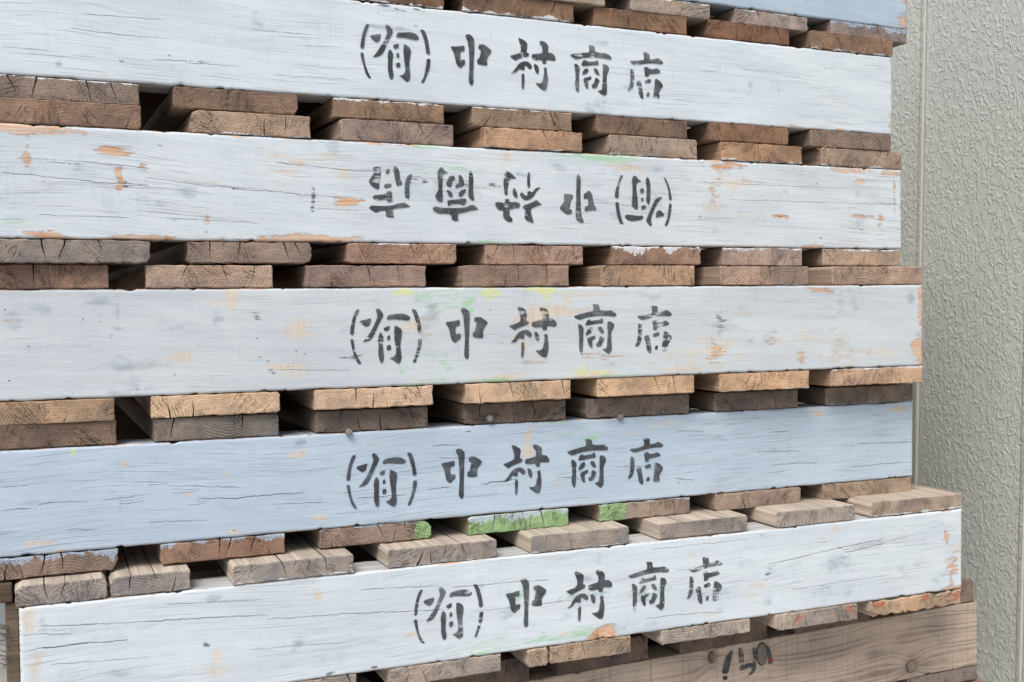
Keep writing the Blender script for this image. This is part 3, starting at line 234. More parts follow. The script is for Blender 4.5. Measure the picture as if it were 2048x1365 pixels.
def mat_bare():
    M = NT('weathered bare softwood'); co = M.obj(); cs = M.vadd(co, (5., 3., 1.))
    ph = M.gattr('phase'); n = M.m_('MULTIPLY', M.m_('SUBTRACT', M.noise(M.vmul(cs, (12, 1, 60)), 1, 3, .5), .5), .9)
    wv = M.m_('SINE', M.m_('MULTIPLY', M.m_('ADD', ph, n), 6.283))
    line = M.m_('POWER', M.m_('ADD', M.m_('MULTIPLY', wv, .5), .5), 3.)
    fine = M.noise(M.vmul(cs, (9, 1, 420)), 1, 4, .65); low = M.noise(M.vmul(cs, (9, 1, 22)), 1, 4, .6); saw = M.noise(M.vmul(cs, (190, 1, 9)), 1, 2, .6)
    c = M.mix(M.ss(low, .35, .68), S(210, 190, 172), S(184, 166, 152))
    c = M.mix(M.m_('MULTIPLY', line, M.m_('ADD', .2, M.m_('MULTIPLY', M.ss(low, .4, .65), .4))), c, S(112, 95, 86))
    c = M.mix(M.m_('MULTIPLY', M.ss(fine, .45, .75), .45), c, S(134, 116, 104))
    c = M.mix(M.m_('MULTIPLY', M.ss(saw, .5, .75), .35), c, S(110, 102, 98))
    c = M.mix(M.m_('MULTIPLY', M.ss(M.noise(M.vmul(cs, (14, 1, 60)), 1, 2, .5), .62, .74), .5), c, S(196, 158, 128))
    B = M.n('ShaderNodeSeparateColor'); M.l(M.gattr('marks_b', 'Color'), B.inputs[0])
    c = M.mix(M.m_('MULTIPLY', B.outputs[0], .55), c, S(105, 98, 94))
    M.l(c, M.b.inputs['Base Color']); M.b.inputs['Roughness'].default_value = .85; M.b.inputs['Specular IOR Level'].default_value = .2
    M.l(M.bump(M.m_('SUBTRACT', M.m_('MULTIPLY', fine, .6), M.m_('MULTIPLY', line, -.5)), .8, .0009), M.b.inputs['Normal'])
    return M.m

def mat_ink(name, col):
    M = NT(name); co = M.obj(); cs = M.vadd(co, M.seedvec())
    n = M.noise(M.vmul(cs, (28, 1, 520)), 1, 3, .6); n2 = M.noise(M.vmul(cs, (90, 1, 70)), 1, 3, .6); n3 = M.noise(M.vmul(cs, (500, 1, 500)), 1, 2, .6)
    wear = M.oattr('wear')
    v = M.m_('ADD', M.m_('MULTIPLY', n, .65), M.m_('ADD', M.m_('MULTIPLY', n2, .7), M.m_('MULTIPLY', n3, .25)))     # ~0.8
    a = M.ss(v, M.m_('SUBTRACT', wear, .06), M.m_('ADD', wear, .1))
    a = M.m_('MULTIPLY', a, M.m_('SUBTRACT', .96, M.m_('MULTIPLY', M.ss(M.noise(M.vmul(cs, (35, 1, 35)), 1, 3, .6), .42, .68), .38)))
    c = M.mix(M.ss(n2, .4, .7), rgb(col), rgb(tuple(min(1, q*1.9+.01) for q in col)))
    M.l(c, M.b.inputs['Base Color']); M.l(a, M.b.inputs['Alpha']); M.b.inputs['Roughness'].default_value = .6
    M.b.inputs['Specular IOR Level'].default_value = .3
    M.l(M.bump(n, .4, .0004), M.b.inputs['Normal'])
    return M.m

def mat_wall():
    M = NT('embossed siding'); co = M.obj()
    cs = M.vmul(M.vadd(co, M.seedvec()), (1, 1, .62))
    def squig(scale, off, w, lo):
        q = M.vadd(cs, off); n = M.noise(q, scale, 1, .4, .6)
        b = M.m_('SUBTRACT', 1., M.ss(M.m_('ABSOLUTE', M.m_('SUBTRACT', n, .5)), w*.25, w))
        return M.m_('MULTIPLY', b, M.ss(M.noise(M.vadd(q, (9, 4, 2)), scale*.9, 1, .5), lo, lo+.08))
    h = M.m_('MAXIMUM', squig(88, (0, 0, 0), .085, .40), squig(115, (3, 7, 1), .085, .46))
    h = M.m_('ADD', h, M.m_('MULTIPLY', M.noise(cs, 30, 2, .5), .35))
    d = M.noise(M.vmul(cs, (5, 5, 3)), 1, 4, .6)
    c = M.mix(M.ss(d, .3, .7), S(205, 209, 202), S(198, 202, 195))
    c = M.mix(M.m_('MULTIPLY', M.ss(M.noise(cs, 300, 3, .6), .55, .8), .12), c, S(130, 132, 124))
    M.l(c, M.b.inputs['Base Color']); M.b.inputs['Roughness'].default_value = .5; M.b.inputs['Specular IOR Level'].default_value = .35
    M.l(M.bump(h, .75, .0010), M.b.inputs['Normal'])
    return M.m

def mat_plain(name, col, rough=.6, metal=0., var=.12, scale=80):
    M = NT(name); co = M.obj(); n = M.noise(co, scale, 4, .6)
    c = M.mix(M.ss(n, .3, .7), rgb(col), rgb(tuple(q*(1-var*2) for q in col[:3])))
    M.l(c, M.b.inputs['Base Color']); M.b.inputs['Roughness'].default_value = rough; M.b.inputs['Metallic'].default_value = metal
    M.l(M.bump(n, .4, .0006), M.b.inputs['Normal'])
    return M.m

PAINT, END, BARE, WALL = mat_paint(), mat_end(), mat_bare(), mat_wall()
SIDE_Y = mat_side('long grain of deck board', (160, 5, 160))
SIDE_X = mat_side('long grain of stringer', (5, 160, 160))
INK = mat_ink('black stencil paint', (.048, .053, .062)); REDINK = mat_ink('red crayon', (.55, .06, .04))
NAILM = mat_plain('galvanised nail', (.36, .34, .32), .7, .1, .3, 900)
SPLINT = mat_plain('fresh splinter', S(222, 180, 138), .8, 0, .15, 400); GREYSPL = mat_plain('grey splinter', S(168, 150, 132), .85, 0, .2, 400)
STRIP = mat_plain('joint trim', S(196, 196, 186), .45, 0, .04, 30)
GAPM = mat_plain('joint gasket', (.05, .05, .045), .7, 0, .1, 60)
REAR = mat_plain('added rear wall paint', S(150, 156, 158), .7, 0, .06, 8)
CONC = mat_plain('concrete', (.33, .33, .32), .9, 0, .1, 14)

# ---------------------------------------------------------------- mesh helpers
def link(name, verts, faces, mats, midx=None, parent=None, loc=(0, 0, 0), rot=(0, 0, 0), smooth=False):
    me = bpy.data.meshes.new(name); me.from_pydata(verts, [], faces); me.update()
    for m in (mats if isinstance(mats, (list, tuple)) else [mats]): me.materials.append(m)
    if midx is not None: me.polygons.foreach_set('material_index', midx)
    if smooth: me.polygons.foreach_set('use_smooth', [True]*len(me.polygons))
    o = bpy.data.objects.new(name, me); C.objects.link(o); o.parent = parent; o.location = loc; o.rotation_euler = rot
    return o

def board_mesh(wd, th, length, cracks, corners, ragged, seed):
    """A plank running in depth: an outline in x/z with real checks cut in as narrow slits, carried back to `length`."""
    R = random.Random(seed); hw, ht = wd/2, th/2
    def n1(x, s): return (math.sin(x*231+s)+math.sin(x*517+s*2.3)*.7+math.sin(x*1290+s*1.7)*.5)/2.2
    cr = {0: .0012, 1: .0012, 2: .0012, 3: .0012}; cr.update(corners)   # bl, br, tr, tl
    def edge(top):
        xs = [-hw+cr[3 if top else 0], hw-cr[2 if top else 1]]; x0, x1 = xs
        slits = sorted([k for k in cracks if k[1] == top and x0+.004 < k[0] < x1-.004])
        P = []; x = x0; step = .006; i = 0
        z0 = ht if top else -ht; sg = 1 if top else -1
        def zz(x): return z0 - sg*(abs(n1(x, seed+(3 if top else 9)))*ragged)
        P.append((x0, zz(x0), 1))
        marks = []
        xx = x0+step
        while xx < x1-step*.5:
            marks.append((xx, None)); xx += step*(.6+.8*R.random())
        for s in slits: marks.append((s[0], s))
        marks.sort(key=lambda q: q[0]); last = x0
        for mx, s in marks:
            if s is None:
                if any(abs(mx-q[0]) < .0035 for q in slits): continue
                P.append((mx, zz(mx), 1))
            else:
                _, _, depth, wdt, slant = s
                k = max(3, int(depth/.0045)); L = []; off = 0
                for j in range(k+1):
                    f = j/k; off += (R.random()-.5)*.0016 if j else 0
                    L.append((mx+slant*f*depth+off, z0 - sg*(.0 if j == 0 else depth*f), wdt*(1-f)**.6*.5))
                a = [(q[0]-q[2], q[1] if j else zz(mx), 0) for j, q in enumerate(L[:-1])]
                b = [(q[0]+q[2], q[1] if j else zz(mx), 0) for j, q in enumerate(L[:-1])]
                P += a + [(L[-1][0], L[-1][1], 0)] + b[::-1]
        P.append((x1, zz(x1), 1))
        return P
    top = edge(True); bot = edge(False)
    prof = []
    prof += bot
    def corner(cx, cz, r, a0, key):
        out = []
        m = 2 if r < .003 else 4
        for j in range(1, m):
            a = math.radians(a0 + 90*j/m); jr = r*(1+(R.random()-.5)*(.0 if r < .003 else .35)); out.append((cx+math.cos(a)*jr, cz+math.sin(a)*jr, 1))
        return out
    prof += corner(hw-cr[1], -ht+cr[1], cr[1], -90, 1)
    prof.append((hw, -ht+cr[1], 1)); prof.append((hw-R.random()*ragged, 0+R.random()*.003, 1)); prof.append((hw, ht-cr[2], 1))
    prof += corner(hw-cr[2], ht-cr[2], cr[2], 0, 2)
    prof += top[::-1]
    prof += corner(-hw+cr[3], ht-cr[3], cr[3], 90, 3)
    prof.append((-hw, ht-cr[3], 1)); prof.append((-hw+R.random()*ragged, R.random()*.003, 1)); prof.append((-hw, -ht+cr[0], 1))
    prof += corner(-hw+cr[0], -ht+cr[0], cr[0], 180, 0)
    n = len(prof); V = []; F = []; MI = []
    bev = .0009
    for j, (y, k) in enumerate([(0, 1), (bev, 0), (length, 0)]):
        for x, z, sh in prof:
            q = bev if (k and sh) else 0
            V.append((x-math.copysign(q, x) if abs(x) > hw-.006 else x, y + (k and n1(x*3+z*9, seed)*.00025), z-math.copysign(q, z) if abs(z) > ht-.004 else z))
    tri = tessellate_polygon([[Vector((p[0], p[2], 0)) for p in V[:n]]])
    for a, b, c in tri:
        p, q, r_ = V[a], V[b], V[c]
        ar = (q[0]-p[0])*(r_[2]-p[2])-(q[2]-p[2])*(r_[0]-p[0])
        F.append((a, b, c) if ar > 0 else (a, c, b)); MI.append(0)
        F.append((a+2*n, c+2*n, b+2*n) if ar > 0 else (a+2*n, b+2*n, c+2*n)); MI.append(0)
    for j in range(2):
        for i in range(n):
            k = (i+1) % n
            F.append((j*n+i, (j+1)*n+i, (j+1)*n+k, j*n+k)); MI.append(0 if j == 0 else 1)
    return V, F, MI

def add_board(name, parent, x0, x1, z0, z1, spec, seed, length=1.04):
    R = random.Random(seed*7+1); wd, th = (x1-x0), (z1-z0)
    cracks = []
    for k in range(spec.get('nc', R.choice([2, 3, 4, 5]))):
        long_ = R.random() < .6
        cracks.append(((R.random()-.5)*wd*.86, R.random() < .6, th*(R.uniform(.78, .97) if long_ else R.uniform(.25, .6)), R.uniform(.0008, .0016) if long_ else R.uniform(.0005, .001), R.uniform(-.45, .45)))
    for k in spec.get('cracks', []): cracks.append(k)
    cl = []
    for k in sorted(cracks, key=lambda q: -q[3]):
        if all(abs(k[0]-q[0]) > .009 for q in cl): cl.append(k)
    V, F, MI = board_mesh(wd, th, length, cl, {**{k: R.choice([.0012, .0012, .002, .0035]) for k in range(4)}, **spec.get('corner', {})}, spec.get('ragged', R.uniform(.0004, .0012)), seed)
    o = link(name, V, F, [END, SIDE_Y], MI, parent, ((x0+x1)/2, spec.get('dy', R.uniform(-.0015, .0015)), (z0+z1)/2), (0, 0, math.radians(spec.get('rot', R.uniform(-.35, .35)))))
    cc = spec['col'][:3]; lum = sum(cc)/3; o.color = tuple(min(.8, (q*.84+lum*.16)*1.06) for q in cc)+(1,)
    up = R.random() < .5
    o['ring_x'] = spec.get('rx', R.uniform(-.03, .03)); o['ring_z'] = spec.get('rz', (R.uniform(.015, .06)) * (1 if up else -1))
    o['ring_freq'] = R.uniform(1700, 3400); o['ring_amt'] = spec.get('ring', R.uniform(.2, .5))*.9; o['half'] = th/2
    o['paint_top'] = spec.get('pt', 0.); o['paint_bottom'] = spec.get('pb', 0.); o['paint_blue'] = spec.get('blue', 0.)
    g = spec.get('green', (9., -9.)); o['green_from'] = g[0]; o['green_to'] = g[1]; o['dust'] = .75 if 500 <= seed < 600 else .1; o['red_marks'] = spec.get('red', 0.)
    return o

def grid_field(L, z0, H, dx=2.0, dz=1.45):
    nx, nz = int(L/dx)+1, int(H/dz)+1
    xs = np.linspace(-L, 0, nx); zs = np.linspace(z0, z0+H, nz)
    return xs, zs

def vnoise(X, Z, sx, sz, seed, octaves=3):
    out = np.zeros_like(X); amp = 1.; tot = 0.
    for o in range(octaves):
        r = np.random.RandomState(seed*13+o*7+1); G = r.rand(256, 256)
        u = X/sx*(2**o)+1000.; v = Z/sz*(2**o)+1000.
        iu = np.floor(u).astype(int); iv = np.floor(v).astype(int); fu = u-iu; fv = v-iv
        fu = fu*fu*(3-2*fu); fv = fv*fv*(3-2*fv)
        g = lambda a, b: G[a % 256, b % 256]
        out += amp*((g(iu, iv)*(1-fu)+g(iu+1, iv)*fu)*(1-fv)+(g(iu, iv+1)*(1-fu)+g(iu+1, iv+1)*fu)*fv)
        tot += amp; amp *= .55
    return out/tot

def smooth_noise(x, seed, amp, sc):
    r = np.random.RandomState(seed); o = np.zeros_like(x)
    for k in range(6):
        o += np.sin(x/sc*(1.7**k)+r.rand()*6.28)*amp*(.62**k)
    return o

def front_stringer(parent, idx, L, z0, H, T, color, grain, bare=False):
    """Front plank of a pallet (mm): a fine grid carrying paint-wear fields, thickened to a plank with worn edges."""
    xs, zs = grid_field(L, z0, H); nx, nz = len(xs), len(zs)
    X, Z = np.meshgrid(xs, zs)                      # nz x nx
    a = {k: np.zeros_like(X) for k in 'cgystdk'}
    WXn = X + (vnoise(X, Z, 22, 9, idx+1)-.5)*26; WZn = Z + (vnoise(X, Z, 22, 9, idx+31)-.5)*12
    brk = vnoise(X, Z, 16, 5, idx+61, 4)
    rm = random.Random(300+idx); extra = []
    for _ in range(0 if bare else (46 if idx in (2, 3, 5) else 22)):      # scattered scuffs, grime and pin-prick dirt
        k = rm.choice('ssssdddttc') if idx in (2, 3, 5) else rm.choice('sssdddt')
        big = {'s': (5, 22, 3, 12), 'd': (.8, 3.5, .6, 1.8), 't': (4, 16, 2, 8), 'c': (1.5, 4, .8, 1.6)}[k]
        extra.append((-rm.uniform(5, L-5), z0+rm.uniform(2, H-2), rm.uniform(big[0], big[1]), rm.uniform(big[2], big[3]), k, rm.uniform(.35, .75)))
    for (cx, cz, rx, rz, k, s) in MARKS.get(idx, [])+extra:
        q = min(1., max(.15, rx/14.)); q2 = min(1., max(.12, rz/9.))
        Xw = X+(WXn-X)*q; Zw = Z+(WZn-Z)*q2
        d2 = ((Xw-cx)/max(rx, 1.2))**2 + ((Zw-cz)/max(rz, 1.2))**2
        if k == 'k': v = np.clip(3*(1.05-np.maximum(np.abs(X-cx)/rx, np.abs(Z-cz)/rz)), 0, 1)
        else: v = s*np.exp(-(d2**1.1)*.6)
        if k in 'tsgy': v = v*(.45+1.05*brk)
        if k == 'c': v = v*(.56+.66*brk)
        a[k] = np.maximum(a[k], v)
    # worn arrises
    if not bare:
        e = np.minimum(Z-z0, z0+H-Z); wr = .5+.5*np.sin(X/31.+idx)*np.sin(X/77.+idx*2)
        a['c'] = np.maximum(a['c'], np.exp(-(e/1.3)**2)*(.42+.22*wr))
        e2 = np.minimum(-X, X+L); a['c'] = np.maximum(a['c'], np.exp(-(e2/1.8)**2)*.55)
        a['t'] = np.maximum(a['t'], np.exp(-(e/5.)**2)*.35)
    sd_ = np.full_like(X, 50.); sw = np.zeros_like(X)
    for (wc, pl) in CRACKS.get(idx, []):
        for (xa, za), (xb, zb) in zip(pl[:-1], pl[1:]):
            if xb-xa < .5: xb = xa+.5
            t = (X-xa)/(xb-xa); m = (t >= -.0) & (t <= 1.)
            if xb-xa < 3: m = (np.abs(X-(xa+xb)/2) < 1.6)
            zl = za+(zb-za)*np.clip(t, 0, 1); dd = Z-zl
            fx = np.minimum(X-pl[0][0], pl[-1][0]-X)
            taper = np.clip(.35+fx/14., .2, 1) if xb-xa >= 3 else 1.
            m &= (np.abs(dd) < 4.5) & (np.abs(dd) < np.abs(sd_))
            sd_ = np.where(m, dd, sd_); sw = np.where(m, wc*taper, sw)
    Y = smooth_noise(X+Z*3.1, 40+idx, .1, 60.) + smooth_noise(Z*5+X*.2, 90+idx, .06, 21.)
    Y += .5*np.clip(a['c']-.5, 0, .3)
    ztop = smooth_noise(X, 10+idx, .35, 24.) ; zbot = smooth_noise(X, 20+idx, .35, 24.)
    ztop = np.abs(ztop)+9*np.clip(vnoise(X, X*0, 9, 5, 200+idx, 2)-.74, 0, .25); zbot = np.abs(zbot)+9*np.clip(vnoise(X, X*0, 9, 5, 230+idx, 2)-.74, 0, .25)
    fr = (Z-z0)/H
    Zd = Z - np.abs(ztop)*np.clip((fr-.93)/.07, 0, 1) + np.abs(zbot)*np.clip((.07-fr)/.07, 0, 1)
    edge = np.zeros_like(X, bool); edge[0] = edge[-1] = True; edge[:, 0] = edge[:, -1] = True
    Y = np.where(edge, Y+1.1, Y)
    V = np.stack([X/1000, Y/1000, Zd/1000], -1).reshape(-1, 3)
    idg = np.arange(nx*nz).reshape(nz, nx)
    q = np.stack([idg[:-1, :-1], idg[:-1, 1:], idg[1:, 1:], idg[1:, :-1]], -1).reshape(-1, 4)
    loop = list(idg[0]) + list(idg[1:, -1]) + list(idg[-1, -2::-1]) + list(idg[-2:0:-1, 0])
    nb = len(V); B = V[loop].copy(); B[:, 1] = T/1000.; V = np.vstack([V, B]); n = len(loop)
    F = [tuple(int(v) for v in r) for r in q]; MI = [0]*len(F)
    for i in range(n):
        k = (i+1) % n; F.append((int(loop[i]), nb+i, nb+k, int(loop[k]))); MI.append(1)
    F.append(tuple(nb+i for i in range(n))[::-1]); MI.append(1)
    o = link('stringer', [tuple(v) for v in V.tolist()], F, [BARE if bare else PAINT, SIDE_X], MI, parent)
    me = o.data; sm = np.zeros(len(F), bool); sm[:len(q)] = True; me.polygons.foreach_set('use_smooth', sm)
    def col(name, r, g, b):
        at = me.attributes.new(name, 'FLOAT_COLOR', 'POINT'); arr = np.zeros((len(V), 4), np.float32)
        arr[:nb, 0] = r.ravel(); arr[:nb, 1] = g.ravel(); arr[:nb, 2] = b.ravel(); arr[:, 3] = 1; at.data.foreach_set('color', arr.ravel())
    def flt(name, v, fill=0.):
        at = me.attributes.new(name, 'FLOAT', 'POINT'); arr = np.full(len(V), fill, np.float32); arr[:nb] = v.ravel(); at.data.foreach_set('value', arr)
    if bare:
        ph = Z/8.5 + 1.2*np.sin(X/210.+.6) + .3*np.sin(X/75.) - X/300. + 1.2*(vnoise(X, Z, 120, 30, 77)-.5)
        for (kx, kz, s) in ((PTS['knot1'][0], PTS['knot1'][1], 10), (PTS['knot2'][0], PTS['knot2'][1], 13), (PTS['knot3'][0], PTS['knot3'][1], 15)):
            ph += 1.2*np.tanh((Z-kz)/6.)*np.exp(-((X-kx)/(s*1.5))**2)*np.exp(-((Z-kz)/26.)**2)
            a['s'] = np.maximum(a['s'], 1.1*np.exp(-(((X-kx)/s)**2+((Z-kz)/s)**2)))
        ph = ph + .25*np.sin(ph*2.1) + .2*np.sin(ph*3.7+1)
        flt('phase', ph)
    else:
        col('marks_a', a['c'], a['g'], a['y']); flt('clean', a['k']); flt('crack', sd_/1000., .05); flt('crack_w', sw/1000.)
    col('marks_b', a['s'], a['t'], a['d'])
    o.color = color; o['grain'] = grain; o['grain_slope'] = {1: .012, 2: .03, 3: 0., 4: -.012, 5: -.02}.get(idx, 0.)
    return o

def box_piece(name, parent, x0, x1, y0, y1, z0, z1, color):
    b = .001
    V = []; F = []
    for sx in (0, 1):
        for sy in (0, 1):
            for sz in (0, 1): V.append(((x0, x1)[sx], (y0, y1)[sy], (z0, z1)[sz]))
    bm = bmesh.new(); vs = [bm.verts.new(v) for v in V]
    for f in ((0, 1, 3, 2), (4, 6, 7, 5), (0, 4, 5, 1), (2, 3, 7, 6), (0, 2, 6, 4), (1, 5, 7, 3)): bm.faces.new([vs[i] for i in f])
    bmesh.ops.bevel(bm, geom=list(bm.edges), offset=b, segments=1, affect='EDGES')
    bmesh.ops.recalc_face_normals(bm, faces=bm.faces)
    me = bpy.data.meshes.new(name); bm.to_mesh(me); bm.free(); me.materials.append(SIDE_X)
    o = bpy.data.objects.new(name, me); C.objects.link(o); o.parent = parent; o.color = color
    return o

def chaikin(p):
    o = []
    for i in range(len(p)):
        a, b = p[i], p[(i+1) % len(p)]
        o.append((a[0]*.8+b[0]*.2, a[1]*.8+b[1]*.2)); o.append((a[0]*.2+b[0]*.8, a[1]*.2+b[1]*.8))
    return o

def flat_polys(name, polys, mat, parent, loc, rot=0., scale=1., y=-.0006, wear=.6, jig=0.):
    V = []; F = []; R = random.Random(hash(str(loc)) % 1000 if 0 else int(abs(loc[0])*7))
    for p in polys:
        p = chaikin([(x+(R.random()-.5)*jig, z+(R.random()-.5)*jig) for x, z in p]); n0 = len(V)
        V += [(x/1000*scale, 0, z/1000*scale) for x, z in p]
        for t in tessellate_polygon([[Vector((x, z, 0)) for x, z in p]]):
            a, b, c = t; P = [p[a], p[b], p[c]]
            ar = (P[1][0]-P[0][0])*(P[2][1]-P[0][1])-(P[1][1]-P[0][1])*(P[2][0]-P[0][0])
            F.append((n0+a, n0+b, n0+c) if ar > 0 else (n0+a, n0+c, n0+b))
    o = link(name, V, F, mat, None, parent, (loc[0]/1000, y, loc[1]/1000), (0, rot, 0))
    o['wear'] = wear
    return o

def slivers(name, parent, items, mat):
    """thin tapering wood fibres: (start, end, width) in metres"""
    V = []; F = []
    for a, b, wdt in items:
        a, b = Vector(a), Vector(b); d = (b-a).normalized(); u = d.cross(Vector((0, 1, .3))).normalized()*wdt/2; v = d.cross(u).normalized()*wdt/2
        m = (a+b)/2 + Vector((0, -.0008, 0)); n = len(V)
        for p, s in ((a, 1.), (m, .8), (b, .25)): V += [tuple(p+u*s), tuple(p+v*s), tuple(p-u*s), tuple(p-v*s)]
        for j in (0, 4):
            for i in range(4): F.append((n+j+i, n+j+(i+1) % 4, n+j+4+(i+1) % 4, n+j+4+i))
        F.append((n, n+3, n+2, n+1)); F.append((n+8, n+9, n+10, n+11))
    return link(name, V, F, mat, None, parent)

def disc(name, parent, x, z, y0, y1, rx, rz, mat, seg=14, dome=.0):
    V = []; F = []
    rings = [(y1, 1.), (y0+.0012*(1 if y0 < -.002 else .2), 1.), (y0, .82), (y0-dome, .3)]
    for y, s in rings:
        for i in range(seg):
            a = 2*math.pi*i/seg; V.append((x+math.cos(a)*rx*s, y, z+math.sin(a)*rz*s))
    for j in range(len(rings)-1):
        for i in range(seg):
            k = (i+1) % seg; F.append((j*seg+i, j*seg+k, (j+1)*seg+k, (j+1)*seg+i))
    F.append(tuple(range((len(rings)-1)*seg, len(rings)*seg)))
    me_o = link(name, V, F, mat, None, parent, smooth=False)
    bm = bmesh.new(); bm.from_mesh(me_o.data); bmesh.ops.recalc_face_normals(bm, faces=bm.faces); bm.to_mesh(me_o.data); bm.free()
    return me_o

# ---------------------------------------------------------------- ground
GZ = -.6365
def ground():
    V = [(-60, -60, GZ), (60, -60, GZ), (60, 60, GZ), (-60, 60, GZ)]
    o = link('ground', V, [(0, 1, 2, 3)], CONC); o['kind'] = 'structure'
ground()

# ---------------------------------------------------------------- siding wall, running back beside the stack
def siding():
    wr = bpy.data.objects.new('siding_wall', None); C.objects.link(wr); wr.location = (WX, .0156, GZ)
    wr.rotation_euler = (math.radians(1.4), 0, math.radians(WROT))
    wr['label'] = 'grey-green embossed siding wall with vertical joint trim, right of the pallet stack'; wr['category'] = 'wall'
    y = SEAM1 + PITCH*7
    ys = []
    while y > -.9: ys.append(y); y -= PITCH
    zj = ZJ-GZ
    for ya, yb in zip(ys[:-1], ys[1:]):            # ya far, yb near
        for (za, zb) in ((-.06, 2.3),):
            b = .004; T = .014
            # face towards -x ; rounded long edges, one end turned out as a small lip
            prof = [(T, ya-.003), (.0, ya-.003), (-.0, ya-.006), (0, yb+.012), (-.0015, yb+.008), (-.0022, yb+.006), (.002, yb+.0035), (T, yb+.003)]
            V = []; F = []
            n = len(prof)
            for z, ins in ((za, .0), (zb, .0)):
                V += [(p[0], p[1], z) for p in prof]
            F = [(i, i+1, n+i+1, n+i) for i in range(n-1)]
            F += [tuple(range(n)), tuple(range(2*n-1, n-1, -1))]
            o = link('wall_panel', V, F, WALL, None, wr)
            bm = bmesh.new(); bm.from_mesh(o.data); bmesh.ops.recalc_face_normals(bm, faces=bm.faces); bm.to_mesh(o.data); bm.free()
    for yb in ys[1:]:
        # raised rounded bead over each joint
        pr = [(.013, -.0022), (-.0016, -.0022), (-.0036, -.0014), (-.0042, 0.), (-.0036, .0014), (-.0016, .0022), (.013, .0022)]
        n = len(pr)
        V = [(p[0], yb+p[1]+.0012, z) for z in (-.06, 2.3) for p in pr]
        F = [(i, i+1, n+i+1, n+i) for i in range(n-1)] + [tuple(range(n)), tuple(range(2*n-1, n-1, -1))]
        o = link('joint_trim', V, F, STRIP, None, wr)
        bm = bmesh.new(); bm.from_mesh(o.data); bmesh.ops.recalc_face_normals(bm, faces=bm.faces); bm.to_mesh(o.data); bm.free()
    V = [(.0145, ys[-1], 0), (.0145, ys[0], 0), (.0145, ys[0], 2.3), (.0145, ys[-1], 2.3), (.12, ys[-1], 0), (.12, ys[0], 0), (.12, ys[0], 2.3), (.12, ys[-1], 2.3)]
    F = [(0, 1, 2, 3), (7, 6, 5, 4), (0, 3, 7, 4), (1, 5, 6, 2), (3, 2, 6, 7), (0, 4, 5, 1)]
    o = link('wall_backing', V, F, GAPM, None, wr)
WX, WROT, SEAM1, PITCH, ZJ = 1.35, 0., 1.385, .215, -.47
siding()

def rear():
    wr = bpy.data.objects.new('added_rear_wall', None); C.objects.link(wr); wr.location = (0, 2.32, GZ)  # wall added to stop light leaking through the stack from behind
    wr['label'] = 'plain grey wall added behind the stack to block light from the rear'; wr['category'] = 'wall'
    x = 1.345
    while x > -3.2:
        bm = bmesh.new()
        vs = [bm.verts.new(v) for v in [(x-.4, 0, 0), (x-.004, 0, 0), (x-.004, 0, 2.3), (x-.4, 0, 2.3), (x-.4, .05, 0), (x-.004, .05, 0), (x-.004, .05, 2.3), (x-.4, .05, 2.3)]]
        for f in ((0, 1, 2, 3), (7, 6, 5, 4), (0, 4, 5, 1), (3, 2, 6, 7), (0, 3, 7, 4), (1, 5, 6, 2)): bm.faces.new([vs[i] for i in f])
        bmesh.ops.recalc_face_normals(bm, faces=bm.faces)
        me = bpy.data.meshes.new('wall_panel'); bm.to_mesh(me); bm.free(); me.materials.append(REAR)
        o = bpy.data.objects.new('wall_panel', me); C.objects.link(o); o.parent = wr; x -= .4
    link('wall_backing', [(-3.2, .051, 0), (1.2, .051, 0), (1.2, .051, 2.3), (-3.2, .051, 2.3)], [(0, 1, 2, 3)], GAPM, None, wr)
rear()

# ---------------------------------------------------------------- pallets
WHITE = (.715, .778, .825, 1); OFFWHITE = (.70, .757, .795, 1); GREYW = (.625, .675, .705, 1); BLUE = (.53, .63, .735, 1); BLUE0 = (.47, .58, .68, 1)
COLS = [BLUE0, WHITE, OFFWHITE, GREYW, BLUE, WHITE, (.5, .45, .4, 1), (.4, .33, .28, 1)]
GRAIN = [.3, .62, .7, .32, .7, .5, .5, .5]
LABELS = ['topmost pallet with pale blue painted edge plank, cut off by top of photo',
 'second pallet from top, white edge plank with clean upright black stencil lettering',
 'pallet with upside-down black stencil lettering and orange chips in white paint',
 'pallet with greyish white plank stained tan, green and yellow around upright lettering',
 'pallet with light blue cracked edge plank carrying upright black stencil lettering',
 'white pallet sticking out at left and right, lettering streaked pale green below',
 'unpainted weathered pallet with black marker strokes and round knots, under white pallet',
 'bottom pallet of bare reddish wood, only its right end showing']
def W(*c): return S(*c)
